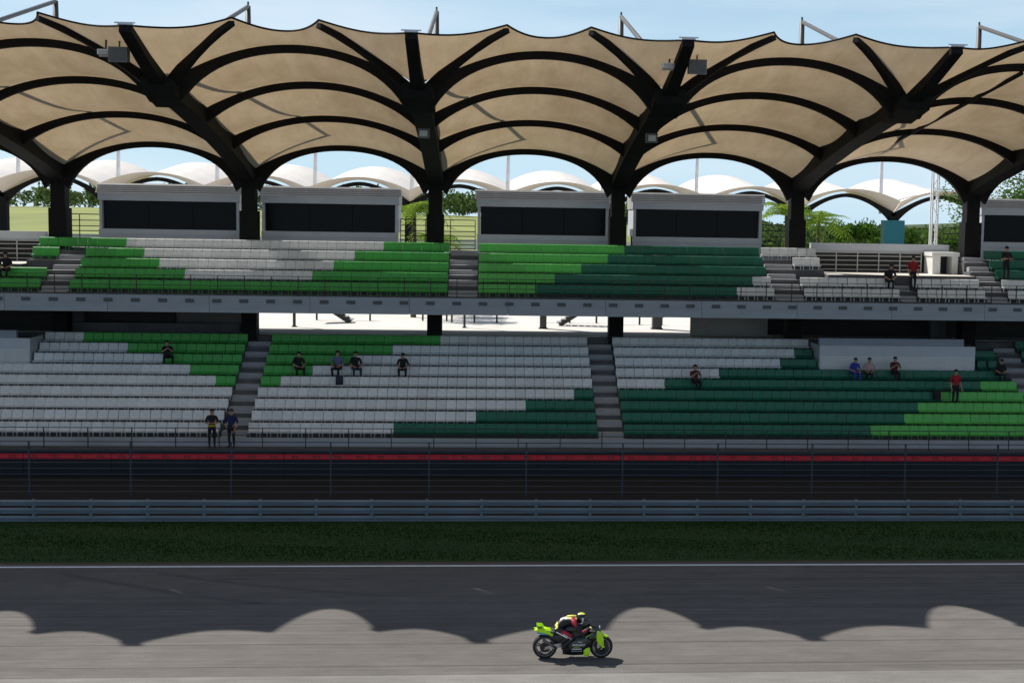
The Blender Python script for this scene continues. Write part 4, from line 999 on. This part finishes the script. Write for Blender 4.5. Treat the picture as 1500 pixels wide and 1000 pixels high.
# ------------------------------------------------------------------ rider
rider = empty('person', (BX + 0.25, BY, 0.72), 'rider in black, yellow and red leathers tucked low on the lime motorcycle', 'person')
LB = mat('black_leather', (0.014, 0.014, 0.016), 0.45, 0.25, 12); LY_ = mat('yellow_leather', (0.66, 0.66, 0.14), 0.5, 0.1, 8); LW = mat('white_leather', (0.72, 0.72, 0.68), 0.5, 0.1, 8)
N = dict(pelvis=((.02, 0, .10), .145), lumbar=((.16, 0, .20), .135), chest=((.36, 0, .25), .155), upper=((.48, 0, .27), .125), neck=((.57, 0, .265), .065), skull=((.64, 0, .26), .07))
E = [('pelvis', 'lumbar', 0), ('lumbar', 'chest', 0), ('chest', 'upper', 0), ('upper', 'neck', 0), ('neck', 'skull', 0)]
for s in (-1, 1):
    a = 'r' if s < 0 else 'l'
    N['hip' + a] = ((.06, s * .11, .06), .105); N['knee' + a] = ((.47, s * .235, -.12), .068); N['ank' + a] = ((.16, s * .23, -.40), .046); N['toe' + a] = ((.31, s * .25, -.43), .04)
    N['sho' + a] = ((.48, s * .20, .24), .075); N['elb' + a] = ((.64, s * .33, .02), .05); N['wri' + a] = ((.84, s * .28, .12), .036); N['palm' + a] = ((.875, s * .265, .125), .038)
    E += [('pelvis', 'hip' + a, 0), ('hip' + a, 'knee' + a, 0), ('knee' + a, 'ank' + a, 0), ('ank' + a, 'toe' + a, 0), ('upper', 'sho' + a, 0), ('sho' + a, 'elb' + a, 0), ('elb' + a, 'wri' + a, 0), ('wri' + a, 'palm' + a, 0)]
body = skinned('body', N, E, 'pelvis', rider, [LB, LY_, LW, REDL], '')
for p in body.data.polygons:
    c, n = p.center, p.normal
    if abs(c.y) < 0.21 and n.z > 0.84 - 0.5 * (c.x < 0.06) and c.z > 0.13 - 0.1 * (c.x < 0.05):
        p.material_index = 1 if c.x < 0.14 or 0.30 < c.x < 0.40 else (2 if c.x <= 0.30 else (3 if c.x < 0.52 else 1))
    elif 0.41 < c.x < 0.53 and c.z > 0.17: p.material_index = 3
    elif c.x < -0.09 and c.z > 0.08: p.material_index = 1
    d = None
    for s in (-1, 1):
        A, B_ = Vector(N['hip' + ('r' if s < 0 else 'l')][0]), Vector(N['knee' + ('r' if s < 0 else 'l')][0]); dd = B_ - A
        t = (c - A).dot(dd) / dd.length_squared
        if 0.32 < t < 0.86 and (c - A - dd * t).length < 0.11 and n.y * s > 0.35 and c.z < 0.06: p.material_index = 3
        A, B_ = Vector(N['elb' + ('r' if s < 0 else 'l')][0]), Vector(N['wri' + ('r' if s < 0 else 'l')][0]); dd = B_ - A
        t = (c - A).dot(dd) / dd.length_squared
        if 0.15 < t < 0.7 and (c - A - dd * t).length < 0.07 and n.y * s > 0.3: p.material_index = 3
gl = MB()
for s in (-1, 1):
    for k in range(4):
        y = s * (.235 + .022 * k)
        gl.tube([(.865, y, .15), (.905, y, .14), (.915, y, .11), (.885, y, .09)], [.013, .013, .012, .010], 6)
    gl.tube([(.85, s * .225, .12), (.87, s * .21, .095), (.90, s * .215, .09)], [.014, .013, .011], 6)
gl.build('gloves', LY_, rider, True)
# hump, helmet, visor, boots trim
loft([(0.30, .365, .04, .015, .8), (0.42, .365, .05, .028, .8), (0.52, .36, .045, .028, .8), (0.57, .345, .03, .02, .9)]).build('back_hump', LY_, rider, True)
hc = Vector((.67, 0, .315)); hm = MB(); G = []; mi = []
NH, MH = 20, 14
for j in range(MH + 1):
    th = math.pi * j / MH; row = []
    for i in range(NH + 1):
        ph = 2 * math.pi * i / NH; d = Vector((math.sin(th) * math.cos(ph), math.sin(th) * math.sin(ph), math.cos(th)))
        k = 1 + 0.16 * max(0, d.x) * max(0, -d.z + 0.35) + 0.10 * max(0, -d.x) * max(0, d.z)
        row.append((hc.x + d.x * .150 * k, hc.y + d.y * .125, hc.z + d.z * .138 * (0.92 if d.z < 0 else 1)))
    G.append(row)
hm.grid(G, NH + 1, MH + 1)
helmet = hm.build('helmet', [LY_, mat('helmet_black', (0.012, 0.014, 0.012), 0.25, coat=0.5), mat('visor', (0.02, 0.022, 0.03), 0.12, spec=0.8), WPRINT], rider, True)
for p in helmet.data.polygons:
    c = (p.center - hc); az_ = math.atan2(c.y, c.x); 
    if abs(az_) < 1.15 and -0.045 < c.z < 0.055: p.material_index = 2
    elif c.z > 0.10 or (abs(az_) < 0.9 and c.z < -0.05): p.material_index = 0
    elif abs(abs(az_) - 1.3) < 0.16 and c.z < 0.04: p.material_index = 3
    else: p.material_index = 1
for s in (-1, 1):
    MB().tube([(.02, s * .255, .03), (.30, s * .315, -.11)], [.012, .012], 6).build('leather_stripe', LW, rider)
    b = MB()
    for i in range(7): b.box(.20 + .03 * i, .218 + .03 * i, -.002, .002, -.055 - .019 * i, -.030 - .019 * i)
    q = b.build('leather_mark', WPRINT, rider); q.location = (0, s * .293, 0.02)

# ------------------------------------------------------------------ render settings
scene.render.engine = 'CYCLES'
scene.cycles.max_bounces = 8; scene.cycles.transparent_max_bounces = 8
